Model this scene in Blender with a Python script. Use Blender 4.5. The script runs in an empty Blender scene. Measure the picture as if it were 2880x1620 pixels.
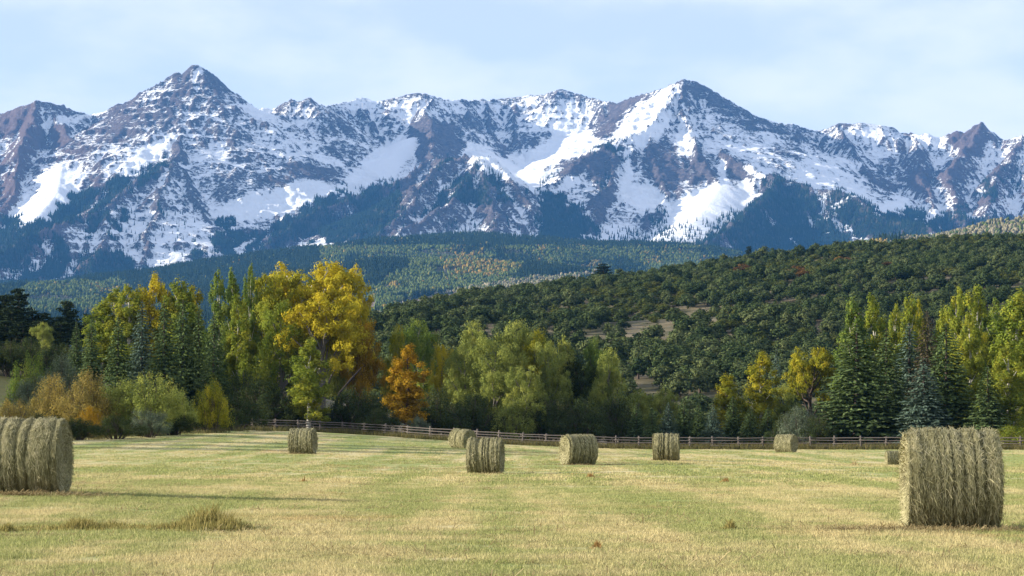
import bpy, math, random
import numpy as np
from mathutils import Vector

# ------------------------------------------------------------------ camera, sky, sun, exposure
SC = bpy.context.scene
COL = SC.collection
F, PW, PH, HOR, EYE = 7133.0, 2880.0, 1620.0, 1222.0, 1.4
PITCH = math.atan((HOR - PH / 2) / F)
SUN_EL, SUN_BACK = math.radians(15), math.radians(3)     # sun low on the left, a little behind the camera

cam_d = bpy.data.cameras.new('camera')
cam_d.sensor_width = 36.0
cam_d.lens = 36.0 * F / PW
cam_d.clip_start, cam_d.clip_end = 0.5, 60000.0
cam = bpy.data.objects.new('camera', cam_d)
COL.objects.link(cam)
cam.location = (0, 0, EYE)
cam.rotation_euler = (math.pi / 2 + PITCH, 0, 0)
SC.camera = cam

to_sun = Vector((-math.cos(SUN_BACK) * math.cos(SUN_EL), -math.sin(SUN_BACK) * math.cos(SUN_EL), math.sin(SUN_EL)))
world = bpy.data.worlds.new('World')
SC.world = world
world.use_nodes = True
wt = world.node_tree
wt.nodes.clear()
w_out = wt.nodes.new('ShaderNodeOutputWorld')
w_bg = wt.nodes.new('ShaderNodeBackground')
w_bg.inputs[1].default_value = 0.088
w_sky = wt.nodes.new('ShaderNodeTexSky')
w_sky.sky_type = 'NISHITA'
w_sky.sun_disc = False
w_sky.sun_elevation = SUN_EL
w_sky.sun_rotation = math.atan2(to_sun.x, to_sun.y)
w_sky.altitude = 2600
w_sky.air_density, w_sky.dust_density, w_sky.ozone_density = 1.0, 0.6, 1.2
# thin high cloud, the same all round the sky
w_tc = wt.nodes.new('ShaderNodeTexCoord')
w_map = wt.nodes.new('ShaderNodeMapping')
w_map.inputs['Scale'].default_value = (9.0, 9.0, 22.0)
w_no = wt.nodes.new('ShaderNodeTexNoise')
w_no.inputs['Scale'].default_value = 1.0
w_no.inputs['Detail'].default_value = 5.0
w_no.inputs['Roughness'].default_value = 0.5
w_rp = wt.nodes.new('ShaderNodeMapRange')
w_rp.interpolation_type = 'SMOOTHSTEP'
w_rp.inputs['From Min'].default_value = 0.40
w_rp.inputs['From Max'].default_value = 0.64
w_rp.inputs['To Min'].default_value = 0.55
w_rp.inputs['To Max'].default_value = 0.95
w_mix = wt.nodes.new('ShaderNodeMix')
w_mix.data_type = 'RGBA'
w_mix.inputs['B'].default_value = (5.5, 5.75, 6.6, 1)
wt.links.new(w_tc.outputs['Generated'], w_map.inputs[0])
wt.links.new(w_map.outputs[0], w_no.inputs['Vector'])
wt.links.new(w_no.outputs['Fac'], w_rp.inputs['Value'])
wt.links.new(w_rp.outputs[0], w_mix.inputs['Factor'])
wt.links.new(w_sky.outputs[0], w_mix.inputs['A'])
wt.links.new(w_mix.outputs['Result'], w_bg.inputs[0])
wt.links.new(w_bg.outputs[0], w_out.inputs[0])

sun_d = bpy.data.lights.new('sun', 'SUN')
sun_d.energy = 5.0
sun_d.angle = math.radians(0.53)
sun_d.color = (1.0, 0.91, 0.78)
sun = bpy.data.objects.new('sun', sun_d)
COL.objects.link(sun)
sun.rotation_euler = to_sun.to_track_quat('Z', 'Y').to_euler()
sun.location = (-300, -80, 120)

SC.view_settings.view_transform = 'Standard'
SC.view_settings.look = 'None'
SC.view_settings.exposure = 1.08
SC.view_settings.gamma = 1.0
SC.view_settings.use_curve_mapping = False
SC.render.engine = 'CYCLES'
SC.cycles.use_denoising = True
SC.cycles.max_bounces = 6
SC.cycles.diffuse_bounces = 3
SC.cycles.glossy_bounces = 2
SC.cycles.transmission_bounces = 4
SC.cycles.transparent_max_bounces = 6
SC.cycles.volume_bounces = 1
SC.cycles.sample_clamp_indirect = 4.0
SC.cycles.use_adaptive_sampling = True
SC.cycles.adaptive_threshold = 0.01

# ------------------------------------------------------------------ helpers
rng = np.random.default_rng(7)
random.seed(7)
CP, SP = math.cos(PITCH), math.sin(PITCH)

def at(px, py, d):
    """world point on the line of sight of a photo pixel, d metres in front of the camera"""
    u, v = (px - PW / 2) / F, (PH / 2 - py) / F
    s = d / (CP - SP * v)
    return (u * s, d, EYE + (SP + CP * v) * s)

def project(x, y, z):
    f = y * CP + (z - EYE) * SP
    up = -y * SP + (z - EYE) * CP
    return PW / 2 + F * x / f, PH / 2 - F * up / f

def c1(X, Y): return X / 2.07, 150 + Y / 2.07
def c2(X, Y): return 960 + X / 2.07, 150 + Y / 2.07
def c3(X, Y): return 1920 + X / 2.07, 150 + Y / 2.07

def _hash(ix, iy, seed):
    h = (ix.astype(np.int64) * 374761393 + iy.astype(np.int64) * 668265263 + seed * 974634777) & 0x7fffffff
    h = ((h ^ (h >> 13)) * 1274126177) & 0x7fffffff
    return ((h ^ (h >> 16)) & 0xffff) / 65535.0

def vnoise(x, y, seed=0):
    x0, y0 = np.floor(x), np.floor(y)
    fx, fy = x - x0, y - y0
    fx, fy = fx * fx * fx * (fx * (fx * 6 - 15) + 10), fy * fy * fy * (fy * (fy * 6 - 15) + 10)
    a, b = _hash(x0, y0, seed), _hash(x0 + 1, y0, seed)
    c, d = _hash(x0, y0 + 1, seed), _hash(x0 + 1, y0 + 1, seed)
    return (a + (b - a) * fx) * (1 - fy) + (c + (d - c) * fx) * fy

def fbm(x, y, octv=4, seed=0, gain=0.5):
    v, a, t = 0.0, 1.0, 0.0
    for o in range(octv):
        v = v + a * vnoise(x, y, seed + o * 17)
        t += a
        a *= gain
        x, y = x * 2.03 + 13.7, y * 2.03 + 5.1
    return v / t

def sstep(a, b, x):
    t = np.clip((x - a) / (b - a), 0, 1)
    return t * t * (3 - 2 * t)

def in_poly(px, py, poly):
    ins = np.zeros(px.shape, bool)
    n = len(poly)
    j = n - 1
    for i in range(n):
        xi, yi = poly[i]
        xj, yj = poly[j]
        c = ((yi > py) != (yj > py)) & (px < (xj - xi) * (py - yi) / (yj - yi + 1e-9) + xi)
        ins ^= c
        j = i
    return ins

def mesh_np(name, V, Fc, mats=(), smooth=False, attrs=None):
    """V (n,3); Fc list of (m,k) int arrays of faces (k = 3 or 4)"""
    me = bpy.data.meshes.new(name)
    V = np.asarray(V, np.float32)
    if not isinstance(Fc, (list, tuple)):
        Fc = [Fc]
    Fc = [np.asarray(f, np.int32) for f in Fc if len(f)]
    loops = np.concatenate([f.ravel() for f in Fc])
    tot = np.concatenate([np.full(len(f), f.shape[1], np.int32) for f in Fc])
    st = np.concatenate([[0], np.cumsum(tot)[:-1]]).astype(np.int32)
    me.vertices.add(len(V))
    me.vertices.foreach_set('co', V.ravel())
    me.loops.add(len(loops))
    me.loops.foreach_set('vertex_index', loops)
    me.polygons.add(len(tot))
    me.polygons.foreach_set('loop_start', st)
    me.polygons.foreach_set('loop_total', tot)
    if smooth:
        me.polygons.foreach_set('use_smooth', np.ones(len(tot), bool))
    for m in mats:
        me.materials.append(m)
    for k, (dom, typ, val) in (attrs or {}).items():
        a = me.attributes.new(k, typ, dom)
        a.data.foreach_set('color' if 'COLOR' in typ else ('vector' if 'VECTOR' in typ else 'value'), np.asarray(val).ravel())
    me.update()
    me.validate()
    return me

def link(name, data, parent=None, loc=None, label=None, cat=None, group=None, kind=None):
    o = bpy.data.objects.new(name, data)
    COL.objects.link(o)
    if parent is not None:
        o.parent = parent
    if loc is not None:
        o.location = loc
    for k, v in (('label', label), ('category', cat), ('group', group), ('kind', kind)):
        if v:
            o[k] = v
    return o

def grid_mesh(name, xs, ys, zfun, mats, attrs_fun=None):
    X, Y = np.meshgrid(xs, ys)
    Z = zfun(X, Y)
    nx, ny = len(xs), len(ys)
    i = np.arange(nx * ny).reshape(ny, nx)
    q = np.stack([i[:-1, :-1], i[:-1, 1:], i[1:, 1:], i[1:, :-1]], -1).reshape(-1, 4)
    V = np.stack([X, Y, Z], -1).reshape(-1, 3)
    return mesh_np(name, V, q, mats, True, attrs_fun(X, Y, Z) if attrs_fun else None)

class NT:
    """small wrapper for node materials"""
    def __init__(self, name):
        self.m = bpy.data.materials.new(name)
        self.m.use_nodes = True
        self.t = self.m.node_tree
        self.t.nodes.clear()
        self.out = self.t.nodes.new('ShaderNodeOutputMaterial')
    def n(self, typ, props=None, **ins):
        nd = self.t.nodes.new('ShaderNode' + typ)
        for k, v in (props or {}).items():
            setattr(nd, k, v)
        for k, v in ins.items():
            k = k.replace('_', ' ')
            s = nd.inputs[int(k[1:])] if k[0] == 'i' and k[1:].isdigit() else nd.inputs[k]
            if hasattr(v, 'is_output') or isinstance(v, bpy.types.NodeSocket):
                self.t.links.new(v, s)
            else:
                s.default_value = v
        return nd
    def mix(self, f, a, b, mode='MIX'):
        nd = self.t.nodes.new('ShaderNodeMix')
        nd.data_type = 'RGBA'
        nd.blend_type = mode
        for s, v in ((nd.inputs[0], f), (nd.inputs[6], a), (nd.inputs[7], b)):
            if isinstance(v, bpy.types.NodeSocket):
                self.t.links.new(v, s)
            elif isinstance(v, (tuple, list)):
                s.default_value = (*v, 1) if len(v) == 3 else v
            else:
                s.default_value = v
        return nd.outputs[2]
    def ramp(self, v, lo, hi, a=0.0, b=1.0):
        nd = self.t.nodes.new('ShaderNodeMapRange')
        nd.interpolation_type = 'SMOOTHSTEP'
        self.t.links.new(v, nd.inputs[0])
        for i, x in zip((1, 2, 3, 4), (lo, hi, a, b)):
            nd.inputs[i].default_value = x
        return nd.outputs[0]
    def math(self, op, a, b=None):
        nd = self.t.nodes.new('ShaderNodeMath')
        nd.operation = op
        for s, v in zip(nd.inputs, (a, b)):
            if v is None:
                continue
            if isinstance(v, bpy.types.NodeSocket):
                self.t.links.new(v, s)
            else:
                s.default_value = v
        return nd.outputs[0]
    def noise(self, scale, detail=4, rough=0.55, stretch=None, coord='Object', dist=0.0):
        tc = self.n('TexCoord').outputs[coord]
        if stretch:
            mp = self.n('Mapping', None, Scale=stretch)
            self.t.links.new(tc, mp.inputs[0])
            tc = mp.outputs[0]
        return self.n('TexNoise', None, Vector=tc, Scale=scale, Detail=detail, Roughness=rough, Distortion=dist).outputs[0]
    def attr(self, name, out='Fac'):
        return self.n('Attribute', {'attribute_name': name}).outputs[out]
    def finish(self, shader):
        self.t.links.new(shader, self.out.inputs[0])
        return self.m

def matte(name, col, rough=0.9, var=0.25, scale=3.0):
    k = NT(name)
    n = k.noise(scale, 5)
    c = k.mix(n, tuple(x * (1 - var) for x in col), tuple(min(1, x * (1 + var)) for x in col))
    b = k.n('BsdfPrincipled', None, Base_Color=c, Roughness=rough)
    b.inputs['Specular IOR Level'].default_value = 0.25
    return k.finish(b.outputs[0])

def leaf_mat(name, cols, trans=0.35, hue=0.0):
    """leaves: colour runs over cols by the per-leaf value 'tone' and the per-tree random value"""
    k = NT(name)
    t = k.attr('tone')
    r = k.n('ObjectInfo').outputs['Random']
    f = k.math('ADD', t, k.math('MULTIPLY', k.math('SUBTRACT', r, 0.5), hue))
    rp = k.n('ValToRGB')
    k.t.links.new(f, rp.inputs[0])
    e = rp.color_ramp.elements
    for i, c in enumerate(cols):
        p = i / max(1, len(cols) - 1)
        if i < 2:
            e[i].position = p if i == 0 else 1.0
            el = e[i]
        if i == 0:
            el.color = (*c, 1)
    # rebuild cleanly
    while len(e) > 1:
        e.remove(e[-1])
    e[0].position, e[0].color = 0.0, (*cols[0], 1)
    for i in range(1, len(cols)):
        n = e.new(i / (len(cols) - 1))
        n.color = (*cols[i], 1)
    d = k.n('BsdfDiffuse', None, Color=rp.outputs[0])
    tr = k.n('BsdfTranslucent', None, Color=rp.outputs[0])
    mx = k.n('MixShader', None, i0=trans)
    k.t.links.new(d.outputs[0], mx.inputs[1])
    k.t.links.new(tr.outputs[0], mx.inputs[2])
    return k.finish(mx.outputs[0])

def scatter(name, pts, rot, scl, idx, templates, kind='stuff', label=None, cat=None, parent=None):
    """one object that sets the template meshes on the given points (geometry nodes)"""
    me = bpy.data.meshes.new(name)
    pts = np.asarray(pts, np.float32)
    me.vertices.add(len(pts))
    me.vertices.foreach_set('co', pts.ravel())
    for k, typ, v in (('rot', 'FLOAT', rot), ('scl', 'FLOAT_VECTOR', scl), ('idx', 'INT', idx)):
        a = me.attributes.new(k, typ, 'POINT')
        a.data.foreach_set('vector' if 'VEC' in typ else 'value', np.asarray(v, np.int32 if typ == 'INT' else np.float32).ravel())
    o = link(name, me, parent, label=label, cat=cat, kind=kind)
    tc = bpy.data.collections.new(name + '_kinds')
    for i, t in enumerate(templates):
        to = bpy.data.objects.new('%s_kind_%02d' % (name, i), t)
        tc.objects.link(to)
    ng = bpy.data.node_groups.new(name + '_scatter', 'GeometryNodeTree')
    ng.interface.new_socket('Geometry', in_out='INPUT', socket_type='NodeSocketGeometry')
    ng.interface.new_socket('Geometry', in_out='OUTPUT', socket_type='NodeSocketGeometry')
    N, L = ng.nodes, ng.links
    gi, go = N.new('NodeGroupInput'), N.new('NodeGroupOutput')
    iop = N.new('GeometryNodeInstanceOnPoints')
    ci = N.new('GeometryNodeCollectionInfo')
    ci.inputs['Collection'].default_value = tc
    ci.inputs['Separate Children'].default_value = True
    ci.inputs['Reset Children'].default_value = True
    iop.inputs['Pick Instance'].default_value = True
    def na(nm, ty):
        a = N.new('GeometryNodeInputNamedAttribute')
        a.data_type = ty
        a.inputs[0].default_value = nm
        return a.outputs[0]
    cx = N.new('ShaderNodeCombineXYZ')
    L.new(na('rot', 'FLOAT'), cx.inputs[2])
    L.new(gi.outputs[0], iop.inputs['Points'])
    L.new(ci.outputs[0], iop.inputs['Instance'])
    L.new(na('idx', 'INT'), iop.inputs['Instance Index'])
    L.new(cx.outputs[0], iop.inputs['Rotation'])
    L.new(na('scl', 'FLOAT_VECTOR'), iop.inputs['Scale'])
    L.new(iop.outputs[0], go.inputs[0])
    md = o.modifiers.new('scatter', 'NODES')
    md.node_group = ng
    return o
# ------------------------------------------------------------------ the mountain range
def seglist(ridges):
    out = []
    for conv, pts, s in ridges:
        P = [at(*conv(p[0], p[1]), p[2]) if conv else at(*p) for p in pts]
        for a, b in zip(P[:-1], P[1:]):
            out.append((a, b, s))
    return out

def ridge_field(X, Y, segs, prof, k=18.0):
    H = np.full(X.shape, -1e4, np.float32)
    D = np.full(X.shape, 1e5, np.float32)
    for a, b, s in segs:
        dx, dy = b[0] - a[0], b[1] - a[1]
        l2 = dx * dx + dy * dy + 1e-6
        t = np.clip(((X - a[0]) * dx + (Y - a[1]) * dy) / l2, 0, 1)
        d = np.hypot(X - a[0] - t * dx, Y - a[1] - t * dy)
        h = a[2] + t * (b[2] - a[2]) - prof(d, s)
        m = np.maximum(H, h)
        D = np.where(h >= m - 1e-3, d, D)
        H = m
    return H, D

def gullies(X, Y, gx, gy, freq, seed):
    g = np.hypot(gx, gy) + 1e-5
    sx, sy = -gy / g, gx / g
    px, py = X * freq, Y * freq
    ix, iy = np.floor(px), np.floor(py)
    acc, ws = 0.0, 0.0
    for i in (-1, 0, 1):
        for j in (-1, 0, 1):
            cx = ix + i + _hash(ix + i, iy + j, seed)
            cy = iy + j + _hash(ix + i, iy + j, seed + 91)
            vx, vy = px - cx, py - cy
            w = np.exp(-2.2 * (vx * vx + vy * vy))
            acc = acc + w * np.cos((vx * sx + vy * sy) * 6.2832)
            ws = ws + w
    e = acc / ws
    return 1.0 - 2.0 * np.clip((1.0 - e) * 0.5, 0, 1) ** 0.62 + 0.12

SKY = [(-700, 420, 10400), (-420, 350, 10600), (-250, 380, 10700), (-90, 330, 10800), (0, 319, 10800), (48, 302, 10750), (82, 290, 10700), (99, 278, 10700), (125, 283, 10700),
       (159, 295, 10720), (208, 309, 10760), (254, 323, 10800), (309, 304, 10760), (338, 291, 10730), (386, 273, 10700),
       (420, 254, 10680), (444, 237, 10660), (476, 227, 10640), (485, 207, 10630), (498, 202, 10630), (510, 211, 10620), (522, 196, 10610),
       (539, 183, 10600), (556, 180, 10600), (575, 191, 10610), (609, 213, 10640), (633, 239, 10680), (657, 266, 10720), (691, 295, 10800),
       (720, 304, 11000), (773, 303, 11050), (797, 288, 10950), (821, 277, 10900), (840, 283, 10890), (862, 274, 10880), (872, 273, 10880), (884, 283, 10880), (918, 298, 11000),
       (965, 288, 11350), (1018, 273, 11450), (1057, 285, 11450), (1086, 280, 11450), (1144, 266, 11450), (1197, 263, 11450), (1216, 268, 11450),
       (1250, 280, 11550), (1298, 281, 11700), (1330, 283, 11800), (1356, 278, 11850), (1395, 279, 11900), (1443, 271, 11900), (1487, 265, 11900), (1530, 265, 11850), (1573, 250, 11800),
       (1612, 261, 11800), (1660, 273, 11750), (1699, 285, 11650), (1733, 288, 11550), (1781, 273, 11350), (1830, 259, 11150), (1878, 242, 11000),
       (1920, 222, 10900), (1949, 225, 10920), (1988, 242, 10980), (2041, 276, 11080), (2113, 317, 11200), (2181, 343, 11350), (2239, 350, 11450), (2297, 366, 11500),
       (2331, 360, 11480), (2355, 348, 11450), (2422, 346, 11400), (2476, 353, 11400), (2514, 360, 11400), (2529, 372, 11400), (2577, 375, 11350), (2616, 375, 11300),
       (2640, 384, 11300), (2665, 376, 11250), (2693, 367, 11230), (2712, 371, 11220), (2736, 353, 11200), (2755, 343, 11200), (2764, 343, 11200), (2777, 360, 11200), (2787, 380, 11180),
       (2823, 390, 11100), (2862, 384, 11050), (2880, 379, 11000), (2980, 350, 10900), (3150, 400, 10800), (3500, 420, 10700)]
RIDGES = [
    (None, SKY, 1.0),
    (None, [(136, 279, 11500), (190, 296, 11500), (262, 326, 11500), (330, 350, 11500)], 1.0),
    # left part
    (c1, [(205, 265, 10700), (150, 450, 10300), (120, 560, 10000), (60, 850, 9500), (0, 1000, 9200)], 1.15),
    (c1, [(330, 300, 10720), (300, 380, 10520), (380, 430, 10350), (450, 520, 10150)], 1.25),
    (None, [(-90, 330, 10800), (-80, 420, 10200), (-60, 520, 9700), (-150, 640, 9100)], 1.0),
    (c1, [(800, 255, 10700), (740, 420, 10350), (640, 560, 10050), (540, 700, 9750), (490, 830, 9500), (330, 950, 9250)], 1.1),
    # the pointed peak and its front
    (c1, [(1060, 120, 10600), (1062, 260, 10350), (1045, 380, 10150), (1030, 480, 9950), (1010, 620, 9650)], 0.98),
    (c1, [(1010, 620, 9650), (800, 750, 9350), (600, 880, 9050), (400, 960, 8800), (200, 1050, 8600), (0, 1140, 8400), (-250, 1230, 8200)], 0.85),
    (c1, [(1010, 620, 9650), (1150, 820, 9350), (1230, 950, 9150), (1250, 1150, 8900), (1230, 1300, 8600)], 0.95),
    (c1, [(1010, 620, 9650), (970, 800, 9250), (900, 1000, 8900), (840, 1250, 8500)], 0.75),
    (c1, [(640, 860, 9050), (620, 1050, 8750), (560, 1230, 8400)], 0.75),
    (c1, [(920, 180, 10660), (880, 330, 10400), (830, 480, 10150), (780, 600, 9900)], 1.3),
    (c1, [(1190, 85, 10610), (1180, 250, 10450), (1250, 450, 10200), (1300, 650, 9950), (1270, 850, 9700)], 1.6),
    (c1, [(1360, 240, 10750), (1400, 420, 10500), (1420, 560, 10250), (1450, 700, 10050)], 1.6),
    (c1, [(1700, 262, 10900), (1620, 450, 10700), (1600, 600, 10500), (1580, 780, 10250)], 1.2),
    (c1, [(1830, 275, 10890), (1870, 450, 10700), (1900, 600, 10550), (1850, 720, 10350)], 1.25),
    # ridge between the two snow basins, front mountain
    (c2, [(120, 255, 11450), (200, 420, 11150), (240, 560, 10900), (210, 640, 10700)], 1.2),
    (c2, [(530, 245, 11450), (540, 345, 11150), (548, 450, 10800), (552, 600, 10300), (450, 650, 10100), (350, 720, 9900), (100, 810, 9650), (-130, 900, 9350), (-420, 1060, 9050), (-500, 1250, 8650)], 1.15),
    (c2, [(552, 600, 10300), (610, 620, 9850), (690, 590, 9500), (830, 605, 9400), (960, 690, 9250), (1060, 810, 9050), (1120, 900, 8900), (1160, 1060, 8650)], 1.05),
    (c2, [(690, 590, 9500), (540, 650, 9300), (450, 760, 9100), (330, 900, 8850), (180, 1080, 8550), (0, 1150, 8300)], 0.9),
    (c2, [(830, 605, 9400), (760, 700, 9200), (620, 850, 8900), (480, 960, 8650), (300, 1080, 8400)], 0.8),
    (c2, [(830, 605, 9400), (860, 760, 9050), (900, 900, 8800), (880, 1060, 8500)], 0.8),
    # cirque wall ribs
    (c2, [(830, 265, 11850), (860, 400, 11550), (930, 540, 11250)], 1.2),
    (c2, [(1000, 250, 11900), (1030, 420, 11550), (1060, 575, 11200)], 1.2),
    (c2, [(1180, 238, 11850), (1200, 400, 11600), (1180, 500, 11400)], 1.2),
    (c2, [(1530, 280, 11650), (1500, 450, 11250), (1490, 525, 11000)], 1.0),
    # the broad snowy peak
    (c2, [(1980, 160, 10900), (1960, 220, 10780), (1800, 400, 10400), (1600, 520, 10100), (1400, 605, 9850), (1280, 700, 9700), (1090, 830, 9400)], 0.85),
    (c2, [(1600, 520, 10100), (1600, 640, 9850), (1560, 740, 9650), (1500, 880, 9350), (1480, 1040, 9050)], 1.1),
    (c2, [(1800, 400, 10400), (1810, 540, 10150), (1860, 700, 9850), (1900, 800, 9650), (1840, 930, 9350), (1800, 1080, 9000)], 1.15),
    (c3, [(0, 150, 10900), (10, 250, 10700), (15, 390, 10450), (60, 480, 10250), (130, 600, 10000), (180, 760, 9700), (150, 900, 9400)], 0.92),
    (c3, [(250, 260, 11060), (330, 430, 10700), (450, 600, 10300)], 1.5),
    (c3, [(540, 400, 11300), (620, 560, 10900), (760, 700, 10500), (900, 800, 10100)], 1.4),
    (c3, [(215, 520, 10300), (300, 610, 10000), (420, 690, 9750), (530, 715, 9600), (480, 820, 9350), (400, 900, 9100), (310, 990, 8850), (150, 1080, 8500)], 1.0),
    (c3, [(530, 715, 9600), (700, 760, 9500), (950, 820, 9300), (1150, 950, 9000), (1400, 1010, 8600), (1600, 1080, 8300)], 0.8),
    # the right part
    (c3, [(900, 410, 11450), (960, 560, 11000), (1080, 700, 10600), (1200, 850, 10100), (1180, 950, 9750)], 1.0),
    (c3, [(1360, 465, 11350), (1330, 620, 10900), (1400, 700, 10650), (1480, 900, 10000), (1400, 1010, 9500)], 1.05),
    (c3, [(1740, 397, 11200), (1620, 560, 10900), (1560, 720, 10500), (1600, 850, 10100), (1620, 1000, 9500)], 1.0),
    (c3, [(1987, 475, 11000), (1880, 650, 10600), (1800, 800, 10200), (1750, 960, 9600)], 1.0),
    (None, [(2980, 350, 10900), (2960, 480, 10300), (2930, 600, 9700)], 1.0),
]
FILLS = [   # snow basins: broad, gently dished floors
    (c1, [(1980, 690, 10500), (1750, 850, 10000), (1500, 930, 9750), (1330, 990, 9500)], 0.30),
    (c2, [(420, 480, 10950), (280, 600, 10500), (60, 740, 10150)], 0.42),
    (c2, [(1330, 560, 11000), (1200, 690, 10400), (1090, 800, 9800)], 0.30),
    (c2, [(1420, 450, 11350), (1370, 560, 11050), (1300, 600, 10900)], 0.42),
    (c2, [(780, 560, 11000), (900, 640, 10600), (1000, 720, 10200)], 0.34),
    (c1, [(360, 660, 9850), (330, 800, 9500), (200, 960, 9130)], 0.6),
    (c3, [(250, 720, 9800), (150, 870, 9400), (60, 980, 9050)], 0.36),
    (c3, [(760, 640, 10600), (950, 780, 10100), (1120, 930, 9500)], 0.45),
]
prof_m = lambda d, s: s * (0.52 * d + 0.50 * 130.0 * (1 - np.exp(-d / 130.0)))
prof_f = lambda d, s: s * d * np.clip(d / 200.0, 0.0, 1.0) ** 0.4

MX = np.arange(-2900, 2901, 8.0).astype(np.float32)
MY = np.arange(7400, 12101, 8.0).astype(np.float32)
MXX, MYY = np.meshgrid(MX, MY)
wx = (fbm(MXX / 420, MYY / 420, 4, 3) - 0.5) * 90
wy = (fbm(MXX / 420, MYY / 420, 4, 8) - 0.5) * 90
MH, MD = ridge_field(MXX, MYY, seglist(RIDGES), prof_m)
_, MDS = ridge_field(MXX, MYY, seglist(RIDGES[:1]), prof_m)       # distance from the skyline crest
wx = wx + (fbm(MXX / 95, MYY / 95, 3, 103) - 0.5) * 42
wy = wy + (fbm(MXX / 95, MYY / 95, 3, 108) - 0.5) * 42
# the spurs wander, the skyline stays
MH2, _ = ridge_field((MXX + wx).astype(np.float32), (MYY + wy).astype(np.float32), seglist(RIDGES), prof_m)
wgt = sstep(15, 130, MDS)
MH = MH * (1 - wgt) + MH2 * wgt
fillmask = np.zeros_like(MH)
FH, _ = ridge_field(MXX, MYY, seglist(FILLS), prof_f, 10.0)
FH = FH - 6
fillmask = sstep(-30, 10, FH - MH)
MH = np.maximum(MH, FH)
base = 0.135 * (np.minimum(MYY, 8000) - 6000) + 0.03 * np.maximum(MYY - 8000, 0) + 215 + 50 * (fbm(MXX / 500, MYY / 500, 3, 21) - 0.5)
basemask = sstep(-30, 10, base - MH)
MH = np.maximum(MH, base)
for frq, amp, sd in ((1 / 260., 20., 1), (1 / 130., 14., 2), (1 / 66., 11., 3), (1 / 36., 8.0, 4), (1 / 22., 4.0, 5)):
    gy, gx = np.gradient(MH, 8.0)
    if frq < 1 / 100.:
        for _ in range(3):
            gx = (gx + np.roll(gx, 1, 0) + np.roll(gx, -1, 0) + np.roll(gx, 1, 1) + np.roll(gx, -1, 1)) / 5
            gy = (gy + np.roll(gy, 1, 0) + np.roll(gy, -1, 0) + np.roll(gy, 1, 1) + np.roll(gy, -1, 1)) / 5
    st = sstep(0.25, 0.75, np.hypot(gx, gy))
    e = gullies(MXX.astype(np.float64), MYY.astype(np.float64), gx, gy, frq, sd)
    wg = sstep(0, 0.36 / frq, MDS) * 0.85 + 0.15
    MH = MH + amp * e * st * (1 - 0.8 * fillmask) * (1 - basemask) * wg
# crags and ledges
crag = fbm(MXX / 60, MYY / 60, 4, 40, 0.6)
MH = MH + (crag - 0.5) * 16 * (1 - fillmask) * (1 - basemask) * (0.5 + 0.5 * sstep(0, 60, MDS))
MH = MH + (fbm(MXX / 30, MYY / 30, 3, 141, 0.65) - 0.5) * 20 * np.exp(-MDS / 45) * (1 - sstep(.55, .7, fbm(MXX / 260, MYY / 260, 2, 17)) * .7)
led = 40.0
tt = (MH + 22 * fbm(MXX / 300, MYY / 300, 3, 55)) / led
fr = tt - np.floor(tt)
MH = MH + 0.30 * led * (sstep(0.25, 0.75, fr) - fr) * (1 - fillmask) * (1 - basemask) * sstep(0.45, 0.6, fbm(MXX / 350, MYY / 350, 3, 61)) * sstep(10, 60, MDS)
MH = MH.astype(np.float32)

def mtn_z(x, y):
    fx = np.clip((x - MX[0]) / 8.0, 0, len(MX) - 1.001)
    fy = np.clip((y - MY[0]) / 8.0, 0, len(MY) - 1.001)
    ix, iy = fx.astype(int), fy.astype(int)
    u, v = fx - ix, fy - iy
    return ((MH[iy, ix] * (1 - u) + MH[iy, ix + 1] * u) * (1 - v) + (MH[iy + 1, ix] * (1 - u) + MH[iy + 1, ix + 1] * u) * v)

gy, gx = np.gradient(MH, 8.0)
MNZ = 1 / np.sqrt(1 + gx * gx + gy * gy)
def blur(a, n):
    for _ in range(n):
        a = (2 * a + np.roll(a, 1, 0) + np.roll(a, -1, 0) + np.roll(a, 1, 1) + np.roll(a, -1, 1)) / 6
    return a
CURV = blur(MH, 2) - blur(MH, 24)
MPX, MPY = project(MXX, MYY, MH)

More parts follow.
